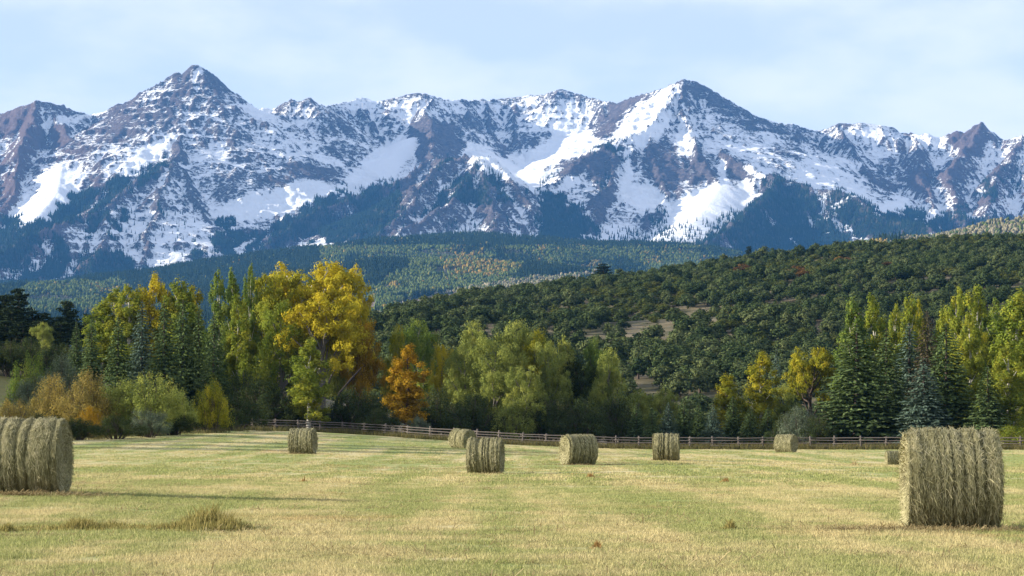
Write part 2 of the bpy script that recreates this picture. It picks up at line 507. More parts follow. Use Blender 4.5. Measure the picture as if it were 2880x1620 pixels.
# where snow lies (+) and where bare rock shows (-): crop, x, y, half width, half height, tilt in degrees, amount
PATCH = [
    (c1, 60, 400, 130, 70, -25, -.55), (c1, 30, 460, 60, 90, -40, -.2), (c1, 330, 390, 60, 22, -15, .7), (c1, 470, 370, 150, 16, -14, .55), (c1, 250, 500, 130, 60, 20, -.45), (c1, 470, 560, 60, 60, 0, -.4),
    (c1, 180, 620, 60, 110, 0, -.25), (c1, 60, 800, 40, 60, 0, -.2), (c1, 400, 760, 110, 70, -45, .35), (c1, 150, 950, 180, 60, -25, .35), (c1, 230, 830, 60, 50, 0, -.3),
    (c1, 780, 420, 120, 110, -60, -.40), (c1, 960, 350, 60, 130, 10, -.4), (c1, 1050, 190, 55, 100, 0, -.55), (c1, 620, 460, 120, 60, 0, -.3), (c1, 540, 760, 60, 90, 10, -.45),
    (c1, 880, 580, 180, 40, -33, .5), (c1, 820, 640, 120, 30, -35, .4), (c1, 1150, 110, 25, 50, 30, .4), (c1, 1240, 200, 90, 80, 35, -.2), (c1, 1210, 350, 120, 120, 0, -.15), (c1, 1400, 540, 120, 80, 40, -.25),
    (c1, 1480, 330, 60, 30, 20, .7), (c1, 1540, 340, 60, 30, 0, .8), (c1, 1600, 860, 330, 70, -14, .9), (c1, 1320, 960, 80, 40, 0, .6), (c1, 1800, 690, 170, 40, 8, -.7), (c1, 1650, 740, 40, 40, 0, -.6), (c1, 1560, 760, 60, 50, 30, -.35),
    (c1, 1900, 620, 90, 22, 15, .6), (c1, 1700, 450, 160, 140, 0, .15), (c1, 985, 770, 70, 60, 30, .25), (c1, 820, 1050, 340, 180, 0, .2), (c1, 330, 1030, 40, 40, 0, -.6), (c1, 850, 860, 90, 70, 0, -.15),
    (c1, 1330, 780, 90, 110, 40, -.25), (c1, 1230, 1120, 14, 70, 5, .8), (c1, 1960, 560, 50, 60, 0, -.2), (c1, 1700, 1180, 90, 60, 0, -.25),
    (c2, 100, 300, 130, 30, -8, .45), (c2, 400, 330, 130, 70, 10, .35), (c2, 250, 620, 190, 70, -35, .9), (c2, 60, 780, 90, 40, -20, .7), (c2, 460, 470, 60, 90, 15, -.75), (c2, 420, 600, 80, 50, 0, -.4), (c2, 640, 510, 70, 110, -25, -.7),
    (c2, 360, 730, 50, 110, 10, -.5), (c2, 760, 410, 90, 50, 0, -.25), (c2, 150, 430, 100, 100, 0, .2), (c2, 640, 300, 80, 40, 15, .45), (c2, 1090, 520, 60, 50, 0, -.55), (c2, 930, 570, 60, 30, 0, -.45), (c2, 880, 640, 170, 60, 30, .8),
    (c2, 1350, 510, 130, 90, 0, 1.0), (c2, 1140, 610, 120, 60, 0, .7), (c2, 1130, 740, 100, 70, 0, .5), (c2, 1150, 340, 380, 110, 0, .25), (c2, 1560, 420, 60, 110, 45, -.5), (c2, 1680, 280, 130, 22, -14, -.6), (c2, 1600, 330, 80, 30, -30, -.3),
    (c2, 1770, 400, 210, 110, -38, .8), (c2, 1900, 250, 110, 60, -40, .4), (c2, 1440, 660, 160, 75, 0, -.85), (c2, 1300, 760, 150, 40, -25, .55), (c2, 1640, 690, 55, 80, 15, .6), (c2, 1500, 870, 60, 110, 15, -.45), (c2, 1860, 620, 90, 110, 15, -.8),
    (c2, 1930, 730, 60, 80, 0, -.6), (c2, 1780, 850, 150, 80, 20, .75), (c2, 1830, 980, 70, 60, 0, -.35), (c2, 1460, 940, 30, 50, 20, .6), (c2, 700, 760, 200, 120, 0, -.02), (c2, 890, 920, 110, 70, 0, -.35), (c2, 680, 960, 110, 60, 0, -.1),
    (c2, 1110, 950, 60, 130, -25, .3), (c2, 920, 690, 60, 40, 40, .3), (c2, 1050, 830, 50, 50, 0, -.3), (c2, 420, 770, 120, 60, -20, -.1), (c2, 300, 1040, 130, 40, -30, .2),
    (c3, 30, 480, 60, 110, 0, .5), (c3, 80, 210, 80, 30, 0, -.45), (c3, 250, 320, 80, 40, 30, -.3), (c3, 120, 330, 90, 50, 30, .1), (c3, 430, 420, 110, 30, 15, -.4), (c3, 620, 570, 110, 40, 15, -.4), (c3, 500, 470, 120, 30, 30, .35),
    (c3, 90, 680, 110, 90, 0, -.6), (c3, 310, 710, 60, 80, 10, -.8), (c3, 420, 680, 90, 30, 22, .8), (c3, 230, 690, 25, 60, 0, .6), (c3, 150, 900, 170, 80, 0, .55), (c3, 400, 760, 70, 40, 0, .3), (c3, 860, 690, 190, 70, 35, .3), (c3, 700, 730, 100, 60, 35, .25),
    (c3, 980, 470, 160, 50, 0, .15), (c3, 930, 420, 60, 20, 0, -.4), (c3, 1680, 500, 90, 90, -45, -1.0), (c3, 1590, 480, 40, 60, -45, -.8), (c3, 1400, 510, 110, 50, -20, .3), (c3, 1230, 700, 130, 90, 0, -.45), (c3, 1400, 740, 80, 70, 0, -.7), (c3, 1570, 700, 90, 60, 0, -.45),
    (c3, 1300, 600, 130, 50, -20, -.2), (c3, 960, 600, 80, 40, 0, .35), (c3, 1800, 600, 160, 50, 0, .1), (c3, 1600, 640, 130, 50, 0, -.15), (c3, 1250, 910, 60, 40, -30, .4), (c3, 1480, 930, 90, 25, -25, .5), (c3, 1850, 900, 130, 40, -15, .35), (c3, 1700, 890, 120, 60, 0, -.25),
    (c3, 1900, 520, 90, 30, 20, -.25), (c3, 1150, 800, 80, 60, 0, -.3),
]
SNOW = 0.555 + 1.35 * (blur(MNZ, 2) - 0.74) + np.clip(-CURV, -20, 20) * 0.008 + 0.32 * (fbm(MXX / 240, MYY / 240, 5, 77, 0.6) - 0.5)
SNOW = SNOW + 0.13 * np.exp(-MDS / 70.0) * sstep(620, 900, MPX) + 0.14 * sstep(2150, 2450, MPX) + 0.24 * fillmask - 0.040 * np.clip(MH - blur(MH, 4), -7, 7) * (1 - fillmask) * (.25 + .75 * sstep(0, 70, MDS))
for cv, x, y, a, b, ang, w in PATCH:
    cx, cy = cv(x, y)
    a, b, th = a / 2.07 * 1.15, b / 2.07 * 1.15, math.radians(ang)
    dx, dy = MPX - cx, MPY - cy
    u, v = (dx * math.cos(th) + dy * math.sin(th)) / a, (-dx * math.sin(th) + dy * math.cos(th)) / b
    r = np.sqrt(u * u + v * v)
    SNOW = SNOW + (0.75 if w > 0 else 0.6) * w * (1 - sstep(0.55, 1.25, r + 0.5 * (fbm(MXX / 90, MYY / 90, 3, 33) - 0.5)))
SNOW = SNOW - 0.9 * basemask * sstep(750, 600, MH)
RED = np.clip(sstep(420, 60, MPX) * 0.9 + sstep(2350, 2600, MPX) * 0.45 + 0.35 * (fbm(MXX / 300, MYY / 300, 4, 12) - 0.5), 0, 1)

FOREST = [(c1, [(1000, 612), (850, 770), (640, 880), (480, 960), (420, 1010), (300, 1010), (360, 1070), (430, 1130), (430, 1180), (560, 1170), (700, 1180), (720, 1220), (880, 1260), (1000, 1290), (1100, 1330), (1100, 1180), (1230, 1180), (1260, 1050), (1390, 1060), (1380, 1180), (1350, 1500), (-100, 1500), (-100, 1020), (0, 990), (120, 970), (100, 1020), (60, 1050), (250, 960), (450, 830), (620, 760), (900, 640)], 1.0),
          (c1, [(640, 900), (520, 980), (480, 1080), (560, 1060), (600, 980), (700, 900)], .8), (c1, [(630, 980), (700, 970), (700, 1060), (640, 1040)], .9), (c1, [(720, 880), (760, 880), (750, 960), (720, 980)], .8), (c1, [(930, 860), (980, 860), (980, 930), (920, 930)], .6),
          (c1, [(450, 850), (1100, 850), (1230, 1250), (400, 1250)], .025),
          (c1, [(1260, 990), (1420, 1030), (1470, 1060), (1380, 1080), (1270, 1020)], .8),
          (c1, [(1450, 1090), (1620, 1000), (1800, 870), (1987, 800), (1987, 1060), (1800, 1070), (1620, 1130), (1600, 1240), (1440, 1300)], .85),
          (c2, [(-100, 900), (0, 850), (200, 770), (330, 735), (320, 900), (420, 900), (350, 960), (230, 1060), (100, 1110), (-100, 1100)], 1.0),
          (c2, [(450, 920), (600, 800), (760, 680), (830, 630), (900, 740), (960, 830), (950, 870), (800, 880), (700, 880), (560, 870), (420, 960)], .6), (c2, [(690, 600), (640, 640), (500, 720), (540, 640)], .6), (c2, [(830, 605), (870, 680), (1000, 820), (880, 760)], .5),
          (c2, [(360, 960), (1100, 960), (1100, 1100), (200, 1120)], .05), (c2, [(420, 760), (800, 700), (900, 860), (500, 900)], .05),
          (c2, [(1090, 830), (1330, 820), (1280, 890), (1220, 910), (1420, 900), (1430, 960), (1480, 1000), (1470, 1100), (1170, 1100), (1110, 960), (1200, 900)], 1.0), (c2, [(1350, 1040), (1987, 1000), (1987, 1160), (1350, 1120)], .12),
          (c2, [(1390, 600), (1580, 520), (1670, 515), (1580, 580), (1730, 600), (1650, 625), (1550, 570)], .7), (c2, [(1100, 830), (1280, 690), (1300, 690), (1130, 830)], .3), (c2, [(1500, 740), (1570, 720), (1560, 770), (1500, 830)], .4), (c2, [(1750, 930), (1880, 940), (1880, 1060), (1750, 1000)], .25),
          (c3, [(530, 712), (640, 765), (800, 790), (960, 830), (1080, 900), (1180, 970), (1400, 1010), (1450, 1050), (1200, 1150), (1000, 1200), (600, 1250), (-50, 1250), (-50, 1130), (150, 1060), (310, 1000), (320, 940), (420, 850), (480, 760)], .95),
          (c3, [(0, 1000), (310, 930), (310, 1010), (0, 1100)], .12), (c3, [(1150, 960), (1400, 910), (1440, 930), (1350, 1000), (1220, 1010)], .9), (c3, [(1690, 800), (1760, 745), (1860, 755), (1850, 830), (1760, 865)], .7), (c3, [(1380, 1010), (1620, 910), (1650, 950), (1500, 1030)], .8), (c3, [(1880, 640), (1990, 600), (1990, 800), (1900, 860)], .3), (c3, [(1300, 1000), (2100, 930), (2100, 1200), (1300, 1200)], .6)]
MDEN = np.zeros_like(MH)
jx_, jy_ = (fbm(MXX / 60, MYY / 60, 3, 70) - .5) * 62, (fbm(MXX / 60, MYY / 60, 3, 75) - .5) * 62
for cv, pl, w in FOREST:
    if w >= .5:
        MDEN = np.maximum(MDEN, w * in_poly(MPX + jx_, MPY + jy_, [cv(*p) for p in pl]))
MDEN = blur(MDEN, 2) * sstep(0.30, 0.46, fbm(MXX / 45, MYY / 45, 3, 90) + 0.16 * MDEN)
MDEN = MDEN * (.15 + .85 * sstep(.36, .45, fbm(MXX / 55, MYY / 230, 4, 95)))
SOIL = np.maximum(basemask * sstep(760, 620, MH), sstep(.25, .6, MDEN) * .9)
SNOW = SNOW - 0.75 * sstep(.25, .6, MDEN)

def mat_mountain():
    k = NT('mountain rock and snow')
    geo = k.n('NewGeometry')
    n1 = k.noise(0.085, 8, 0.70)
    n2 = k.noise(0.040, 9, 0.70, (1.0, 1.0, 3.2))          # ledges
    n3 = k.noise(0.042, 8, 0.70, (2.0, 2.0, 0.4))         # streaks down the faces
    rock_a = k.mix(k.ramp(n2, .35, .65), (0.066, 0.056, 0.064), (0.160, 0.132, 0.132))
    rock_b = k.mix(k.ramp(n3, .35, .65), (0.110, 0.072, 0.070), (0.205, 0.135, 0.118))
    rock = k.mix(k.attr('red'), rock_a, rock_b)
    rock = k.mix(k.ramp(n3, .38, .62, 0.0, 0.45), rock, (0.060, 0.054, 0.062))
    rock = k.mix(k.ramp(n1, .55, .75, 0.0, 0.5), rock, (0.24, 0.20, 0.19))
    s = k.math('ADD', k.attr('snow'), k.math('MULTIPLY', k.math('SUBTRACT', n1, 0.5), 1.15))
    s = k.math('ADD', s, k.math('MULTIPLY', k.math('SUBTRACT', n2, 0.5), 1.35))
    s = k.math('ADD', s, k.math('MULTIPLY', k.math('SUBTRACT', n3, 0.5), 1.35))
    f = k.ramp(s, 0.43, 0.68)
    soil = k.mix(n1, (0.030, 0.034, 0.022), (0.075, 0.070, 0.045))
    rock = k.mix(k.attr('soil'), rock, soil)
    col = k.mix(f, rock, (0.80, 0.815, 0.83))
    bump = k.n('Bump', None, Strength=0.9, Distance=18.0)
    hgt = k.math('ADD', k.math('MULTIPLY', n1, 0.7), k.math('ADD', k.math('MULTIPLY', n3, 0.55), k.math('MULTIPLY', n2, 0.5)))
    hgt = k.math('MULTIPLY', hgt, k.math('SUBTRACT', 1.0, k.math('MULTIPLY', f, 0.55)))
    k.t.links.new(hgt, bump.inputs['Height'])
    b = k.n('BsdfPrincipled', None, Base_Color=col, Roughness=0.85)
    b.inputs['Specular IOR Level'].default_value = 0.1
    k.t.links.new(bump.outputs[0], b.inputs['Normal'])
    return k.finish(b.outputs[0])

nx, ny = len(MX), len(MY)
ii = np.arange(nx * ny).reshape(ny, nx)
qq = np.stack([ii[:-1, :-1], ii[:-1, 1:], ii[1:, 1:], ii[1:, :-1]], -1).reshape(-1, 4)
link('mountains', mesh_np('mountains', np.stack([MXX, MYY, MH], -1).reshape(-1, 3), qq, [mat_mountain()], True,
     {'snow': ('POINT', 'FLOAT', SNOW.astype(np.float32)), 'red': ('POINT', 'FLOAT', RED.astype(np.float32)),
      'soil': ('POINT', 'FLOAT', SOIL.astype(np.float32))}), kind='structure',
     label='snow covered mountain range along the skyline')
# ------------------------------------------------------------------ foothills, hillside and field
prof_l = lambda d, s: s * d
FOOT = [
    (None, [(960, 795, 6600), (1047, 730, 6800), (1180, 680, 7000), (1298, 660, 7000), (1491, 668, 7000), (1685, 672, 7000), (1805, 684, 6900), (1920, 706, 6700), (2050, 730, 6400), (2250, 760, 6200)], 0.155),
    (None, [(-250, 830, 6100), (-100, 800, 6100), (72, 812, 5900), (203, 768, 5600), (290, 780, 5500), (362, 815, 5300), (450, 850, 5200), (640, 840, 5400)], 0.20),
    (None, [(2060, 730, 4300), (2181, 722, 4250), (2471, 710, 4100), (2645, 655, 4000), (2790, 626, 3900), (2880, 618, 3850), (3100, 600, 3800)], 0.19),
    (None, [(820, 800, 5000), (1050, 760, 5200), (1250, 735, 5300), (1430, 735, 5200), (1600, 760, 5000)], 0.14),
    (None, [(1000, 905, 3300), (1150, 858, 3500), (1330, 835, 3600), (1500, 842, 3500)], 0.13),
    (None, [(1560, 800, 4300), (1750, 770, 4500), (1950, 755, 4600)], 0.14),
]
FX = np.arange(-2600, 2601, 20.0)
FY = np.arange(1500, 7621, 20.0)
FXX, FYY = np.meshgrid(FX, FY)
FHH, _ = ridge_field(FXX.astype(np.float32), FYY.astype(np.float32), seglist(FOOT), prof_l, 20.0)
FHH = np.maximum(FHH, 8 + 0.055 * (FYY - 1500))
FHH = FHH + 26 * (fbm(FXX / 330, FYY / 330, 4, 5) - 0.5) * 1.0 + 46 * (fbm(FXX / 420, FYY / 900, 3, 15) - 0.5) * sstep(1500, 3000, FYY)
FHH = np.where(FYY > 7300, np.minimum(FHH, 0.135 * (FYY - 6000) + 240), FHH)
def foot_z(x, y):
    fx = np.clip((x - FX[0]) / 20.0, 0, len(FX) - 1.001)
    fy = np.clip((y - FY[0]) / 20.0, 0, len(FY) - 1.001)
    ix, iy = fx.astype(int), fy.astype(int)
    u, v = fx - ix, fy - iy
    return ((FHH[iy, ix] * (1 - u) + FHH[iy, ix + 1] * u) * (1 - v) + (FHH[iy + 1, ix] * (1 - u) + FHH[iy + 1, ix + 1] * u) * v)

def mat_foot():
    k = NT('foothill soil')
    n = k.noise(0.012, 8, 0.65)
    c = k.mix(n, (0.035, 0.042, 0.022), (0.085, 0.085, 0.045))
    c = k.mix(k.attr('bare'), c, k.mix(n, (0.20, 0.145, 0.115), (0.33, 0.25, 0.20)))
    c = k.mix(k.attr('snow'), c, (0.75, 0.77, 0.8))
    b = k.n('BsdfPrincipled', None, Base_Color=c, Roughness=0.95)
    b.inputs['Specular IOR Level'].default_value = 0.1
    return k.finish(b.outputs[0])
BARE = [[(1100, 866), (1148, 846), (1230, 830), (1320, 826), (1320, 838), (1230, 850), (1150, 872)], [(1005, 860), (1030, 851), (1060, 850), (1050, 864), (1010, 866)],
        [(2060, 728), (2110, 712), (2175, 711), (2170, 722), (2120, 735), (2060, 738)]]
SNOWP = []
FPX, FPY = project(FXX, FYY, FHH)
fb, fs = np.zeros(FXX.shape), np.zeros(FXX.shape)
for p in BARE: fb[in_poly(FPX, FPY, p)] = 1
for p in SNOWP: fs[in_poly(FPX, FPY, p)] = 1
nx, ny = len(FX), len(FY)
ii = np.arange(nx * ny).reshape(ny, nx)
qq = np.stack([ii[:-1, :-1], ii[:-1, 1:], ii[1:, 1:], ii[1:, :-1]], -1).reshape(-1, 4)
link('foothills', mesh_np('foothills', np.stack([FXX, FYY, FHH], -1).reshape(-1, 3), qq, [mat_foot()], True,
     {'bare': ('POINT', 'FLOAT', fb.astype(np.float32)), 'snow': ('POINT', 'FLOAT', fs.astype(np.float32))}), kind='structure', label='wooded foothills below the mountains')

# ground: field in front, wooded hillside behind, rising left bank
HILLSEG = seglist([(None, [(930, 985, 760), (1045, 935, 850), (1148, 896, 900), (1273, 866, 950), (1418, 832, 1000), (1521, 816, 1040), (1645, 806, 1080), (1728, 806, 1100), (1900, 782, 1150), (2025, 755, 1180), (2211, 740, 1210), (2403, 736, 1220),
                                     (2524, 722, 1220), (2645, 704, 1215), (2790, 678, 1205), (2880, 680, 1200), (3300, 660, 1180)], 0.115)])
LEFTSEG = seglist([(None, [(-500, 930, 330), (-100, 965, 350), (40, 985, 360), (150, 1010, 370), (260, 1050, 380)], 0.20)])
def hill_field(X, Y):
    """gentle slope in front of the crest line, steep behind it"""
    H = np.full(X.shape, -1e4)
    D, S, Zn = np.full(X.shape, 1e9), np.zeros(X.shape), np.zeros(X.shape)
    for a, b, s in HILLSEG:
        dx, dy = b[0] - a[0], b[1] - a[1]
        t = np.clip(((X - a[0]) * dx + (Y - a[1]) * dy) / (dx * dx + dy * dy), 0, 1)
        ex, ey = X - a[0] - t * dx, Y - a[1] - t * dy
        d = np.hypot(ex, ey)
        z = a[2] + t * (b[2] - a[2])
        H = np.maximum(H, z - d * s)
        near = d < D
        S = np.where(near, (dy * ex - dx * ey) / math.hypot(dx, dy), S)
        Zn = np.where(near, z, Zn)
        D = np.where(near, d, D)
    return np.where(S >= 0, np.minimum(H, Zn + 0.05 * D), Zn - 0.35 * D)

def ground_z(x, y):
    x, y = np.asarray(x, np.float64), np.asarray(y, np.float64)
    yy = np.maximum(y, 1.0)
    px = 1440 + F * x / yy
    z = 1.9 * sstep(95, 265, y) * sstep(14, -30, x)               # back left of the field rises
    z = z + 0.24 * np.exp(-((x + 10.5) / 6.0) ** 2) * sstep(40, 52, y) * (1 - sstep(56, 85, y))    # swell under the left bale
    z = z - 0.16 * np.exp(-((x + 2) / 10) ** 2 - ((y - 102) / 22) ** 2)
    z = z - 0.45 * np.exp(-((x - 25) / 9) ** 2 - ((y - 150) / 35) ** 2)
    z = z + 0.10 * (fbm(x / 9, y / 9, 3, 4) - 0.5) * sstep(12, 40, y) + 0.05 * (fbm(x / 2.2, y / 2.2, 2, 14) - 0.5)
    h = hill_field(np.atleast_2d(x), np.atleast_2d(y))
    h2, _ = ridge_field(np.atleast_2d(x), np.atleast_2d(y), LEFTSEG, prof_l, 2.0)
    h = np.maximum(h.reshape(x.shape), h2.reshape(x.shape))
    z = z + np.maximum(h, 0) * sstep(255, 330, y) + np.maximum(h2.reshape(x.shape), 0) * (1 - sstep(255, 330, y)) * sstep(190, 255, y)
    z = z + 6 * (fbm(x / 90, y / 90, 3, 6) - 0.5) * sstep(330, 480, y) * sstep(-60, -20, x)
    return z

def field_colour(k, vec):
    """mown field colour at a place (the ground and the grass standing on it share it)"""
    def nz(scale, detail, rough, stretch=None, rot=0.0):
        v = vec
        if stretch:
            mp = k.n('Mapping', None, Vector=vec, Scale=stretch)
            mp.inputs['Rotation'].default_value = (0, 0, rot)
            v = mp.outputs[0]
        return k.n('TexNoise', None, Vector=v, Scale=scale, Detail=detail, Roughness=rough).outputs[0]
    big = nz(0.045, 5, 0.6)
    strip = nz(0.42, 4, 0.6, (1.0, 0.07, 1), 0.12)
    mid = nz(0.55, 6, 0.65)
    fine = nz(9.0, 5, 0.7)
    green = k.mix(fine, (0.185, 0.225, 0.062), (0.330, 0.360, 0.115))
    tan = k.mix(fine, (0.400, 0.335, 0.155), (0.640, 0.550, 0.290))
    rows = nz(0.75, 2, 0.5, (1.0, 0.012, 1), 0.05)
    f = k.math('ADD', k.math('ADD', k.math('MULTIPLY', k.math('SUBTRACT', rows, 0.5), 0.18), k.math('MULTIPLY', big, 0.34)), k.math('ADD', k.math('MULTIPLY', strip, 0.46), k.math('MULTIPLY', mid, 0.35)))
    c = k.mix(k.ramp(f, 0.52, 0.65), green, tan)
    red = nz(0.16, 5, 0.6)
    c = k.mix(k.ramp(red, 0.60, 0.70, 0, 0.6), c, (0.44, 0.28, 0.125))
    dirt = nz(0.9, 6, 0.7)
    c = k.mix(k.ramp(dirt, 0.64, 0.70, 0, 0.8), c, (0.105, 0.082, 0.040))
    return c, fine, mid

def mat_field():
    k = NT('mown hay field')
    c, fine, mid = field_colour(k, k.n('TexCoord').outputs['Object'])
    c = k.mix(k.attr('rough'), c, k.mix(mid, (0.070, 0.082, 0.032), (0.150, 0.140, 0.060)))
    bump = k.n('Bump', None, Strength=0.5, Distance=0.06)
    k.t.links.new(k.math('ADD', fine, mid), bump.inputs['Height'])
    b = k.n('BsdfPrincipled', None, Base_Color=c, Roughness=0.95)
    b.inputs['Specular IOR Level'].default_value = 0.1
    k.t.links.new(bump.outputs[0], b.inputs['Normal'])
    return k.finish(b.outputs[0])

def mat_hill():
    k = NT('dry hillside')
    n = k.noise(0.05, 7, 0.6)
    m = k.noise(0.9, 6, 0.7)
    c = k.mix(m, (0.135, 0.110, 0.068), (0.260, 0.210, 0.130))
    c = k.mix(k.ramp(n, 0.42, 0.6), (0.090, 0.085, 0.045), c)
    b = k.n('BsdfPrincipled', None, Base_Color=c, Roughness=0.95)
    b.inputs['Specular IOR Level'].default_value = 0.1
    return k.finish(b.outputs[0])

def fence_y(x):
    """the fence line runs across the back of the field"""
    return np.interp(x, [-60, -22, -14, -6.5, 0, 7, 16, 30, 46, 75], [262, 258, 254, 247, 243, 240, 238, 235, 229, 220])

xs = np.concatenate([np.arange(-120, -40, 4.0), np.arange(-40, 60, 0.8), np.arange(60, 141, 4.0)])
ys = np.concatenate([np.arange(-60, 15, 5.0), np.arange(15, 60, 0.5), np.arange(60, 150, 1.0), np.arange(150, 301, 2.0)])
link('field', grid_mesh('field', xs, ys, ground_z, [mat_field()],
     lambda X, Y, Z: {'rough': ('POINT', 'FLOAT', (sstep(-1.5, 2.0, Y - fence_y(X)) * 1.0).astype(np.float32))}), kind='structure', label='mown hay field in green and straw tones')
link('hillside', grid_mesh('hillside', np.arange(-520, 721, 8.0), np.arange(300, 1561, 8.0), ground_z, [mat_hill()]), kind='structure', label='dry hillside behind the field')
gs = 3050
link('ground', mesh_np('ground', [(-gs, -100, -4), (gs, -100, -4), (gs, 12150, -4), (-gs, 12150, -4)], np.array([[0, 1, 2, 3]]), [mat_hill()]), kind='structure', label='level ground under the whole valley')

# ------------------------------------------------------------------ far woods (tree by tree, too many to count)
def cone_tree(h=1.0, tiers=3, sides=6, seed=0):
    r = random.Random(seed)
    V, T = [], []
    for t in range(tiers):
        z0, z1 = h * (0.06 + 0.30 * t), h * min(1.0, 0.48 + 0.30 * t)
        if t == tiers - 1: z1 = h
        rr = h * 0.17 * (1 - 0.27 * t)
        b = len(V)
        for s in range(sides):
            a = 6.2832 * s / sides + 0.5 * t
            q = rr * r.uniform(0.75, 1.2)
            V.append((q * math.cos(a), q * math.sin(a), z0 + h * r.uniform(-0.03, 0.03)))
        V.append((0, 0, z1))
        for s in range(sides):
            T.append((b + s, b + (s + 1) % sides, b + sides))
    return np.array(V), np.array(T)

def blob_tree(seed=0, h=1.0, w=0.5):
    """far broadleaf tree: pale stem and a lumpy crown"""
    r = np.random.default_rng(seed)
    V, T, mi = [], [], []
    def blob(c, rad):
        b = len(V)
        la, lo = 4, 6
        for i in range(la + 1):
            for j in range(lo):
                th, ph = math.pi * i / la, 6.2832 * (j + 0.5 * (i % 2)) / lo
                q = rad * r.uniform(0.72, 1.22)
                V.append((c[0] + q * math.sin(th) * math.cos(ph), c[1] + q * math.sin(th) * math.sin(ph), c[2] + q * 1.25 * math.cos(th)))
        for i in range(la):
            for j in range(lo):
                a, bb = b + i * lo + j, b + i * lo + (j + 1) % lo
                T.append((a, bb, bb + lo)); mi.append(0)
                T.append((a, bb + lo, a + lo)); mi.append(0)
    blob((0, 0, h * 0.68), w * 0.42)
    blob((w * 0.22, w * 0.1, h * 0.58), w * 0.30)
    blob((-w * 0.18, -w * 0.12, h * 0.80), w * 0.28)
    b = len(V)
    for z, q in ((-0.05, 0.022), (0.7, 0.012)):
        for s in range(4):
            V.append((h * q * math.cos(s * 1.5708), h * q * math.sin(s * 1.5708), h * z))
    for s in range(4):
        a, c = b + s, b + (s + 1) % 4
        T.append((a, c, c + 4)); mi.append(1)
        T.append((a, c + 4, a + 4)); mi.append(1)
    return np.array(V), np.array(T), mi

def far_mat(name, a, b):
    k = NT(name)
    r = k.n('ObjectInfo').outputs['Random']
    c = k.mix(r, a, b)
    d = k.n('BsdfDiffuse', None, Color=c)
    return k.finish(d.outputs[0])
M_FARCON = far_mat('far conifer green', (0.011, 0.023, 0.015), (0.030, 0.046, 0.026))
M_FARASP = far_mat('far aspen green', (0.055, 0.088, 0.028), (0.125, 0.145, 0.045))
M_FARYEL = far_mat('far aspen yellow', (0.20, 0.175, 0.045), (0.25, 0.155, 0.045))
M_FARPALE = far_mat('far bare aspen', (0.155, 0.145, 0.080), (0.260, 0.225, 0.145))
M_STEM = far_mat('pale aspen stem', (0.42, 0.40, 0.34), (0.58, 0.55, 0.47))
def tmesh(nm, V, T, mats, mi=None):
    me = mesh_np(nm, V, T, mats)
    if mi is not None:
        me.polygons.foreach_set('material_index', np.array(mi, np.int32))
    return me
FAR_T = [tmesh('far_conifer_a', *cone_tree(1, 3, 6, 1), [M_FARCON]), tmesh('far_conifer_b', *cone_tree(1, 3, 5, 5), [M_FARCON])]
for i, m in enumerate((M_FARASP, M_FARYEL, M_FARPALE)):
    V, T, mi = blob_tree(i + 3, 1.0, 0.55)
    FAR_T.append(tmesh('far_broadleaf_%d' % i, V, T, [m, M_STEM], mi))

N = 640000
qx = rng.uniform(-2700, 2700, N); qy = rng.uniform(7450, 11200, N)
keep = np.abs(qx) < qy * 0.225
qx, qy = qx[keep], qy[keep]
qz = mtn_z(qx, qy)
qpx, qpy = project(qx, qy, qz)
den = np.zeros(qx.shape)
jx, jy = (fbm(qx / 60, qy / 60, 3, 70) - .5) * 62, (fbm(qx / 60, qy / 60, 3, 75) - .5) * 62
for cv, pl, w in FOREST:
    P = [cv(*p) for p in pl]
    den = np.maximum(den, w * in_poly(qpx + jx, qpy + jy, P))
ix = np.clip(((qx - MX[0]) / 8).astype(int), 0, len(MX) - 1); iy = np.clip(((qy - MY[0]) / 8).astype(int), 0, len(MY) - 1)
den = np.maximum(den, (basemask[iy, ix] > 0.6) * 0.9)
den = den * (.25 + .75 * sstep(.36, .45, fbm(qx / 55, qy / 230, 4, 95)))
den = den * sstep(0.24, 0.46, fbm(qx / 45, qy / 45, 3, 90) + 0.30 * den)
k_ = rng.random(len(qx)) < den
qx, qy, qz = qx[k_], qy[k_], qz[k_]
n = len(qx)
hh = rng.uniform(11, 21, n) * (1.0 - 0.35 * sstep(900, 1200, qz))
mtn_trees = (np.stack([qx, qy, qz - 0.5], -1), rng.uniform(0, 6.28, n), np.stack([hh * rng.uniform(.75, 1.05, n)] * 2 + [hh], -1), rng.integers(0, 2, n))
scatter('mountain_forest', *mtn_trees, FAR_T, label='dark conifer forest on the mountain flanks', cat='forest')

N = 230000
qy = np.sqrt(rng.uniform(2300 ** 2, 7400 ** 2, N)); qx = rng.uniform(-0.225, 0.225, N) * qy
qz = foot_z(qx, qy)
qpx, qpy = project(qx, qy, qz)
skip = np.zeros(N, bool)
for p in BARE + SNOWP + [[(1085, 905), (1148, 846), (1320, 824), (1325, 862), (1150, 905)], [(1000, 885), (1005, 855), (1062, 850), (1055, 885)]]: skip |= in_poly(qpx, qpy, p)
skip |= fbm(qx / 70, qy / 70, 3, 44) < 0.33
an = fbm(qx / 330, qy / 1300, 4, 31) + 0.30 * (fbm(qx / 90, qy / 300, 2, 32) - .5)
asp = sstep(0.60, 0.40, an) * 0.9
asp = np.where(qpy < 700, asp * 0.12, asp)
asp = np.where(qpx < 900, asp * 0.08, asp)
asp = np.maximum(asp, 0.94 * in_poly(qpx, qpy, [(940, 735), (1100, 712), (1250, 722), (1420, 715), (1480, 745), (1420, 820), (1300, 860), (1000, 940), (900, 940)]) * (fbm(qx / 140, qy / 520, 3, 36) < 0.60))
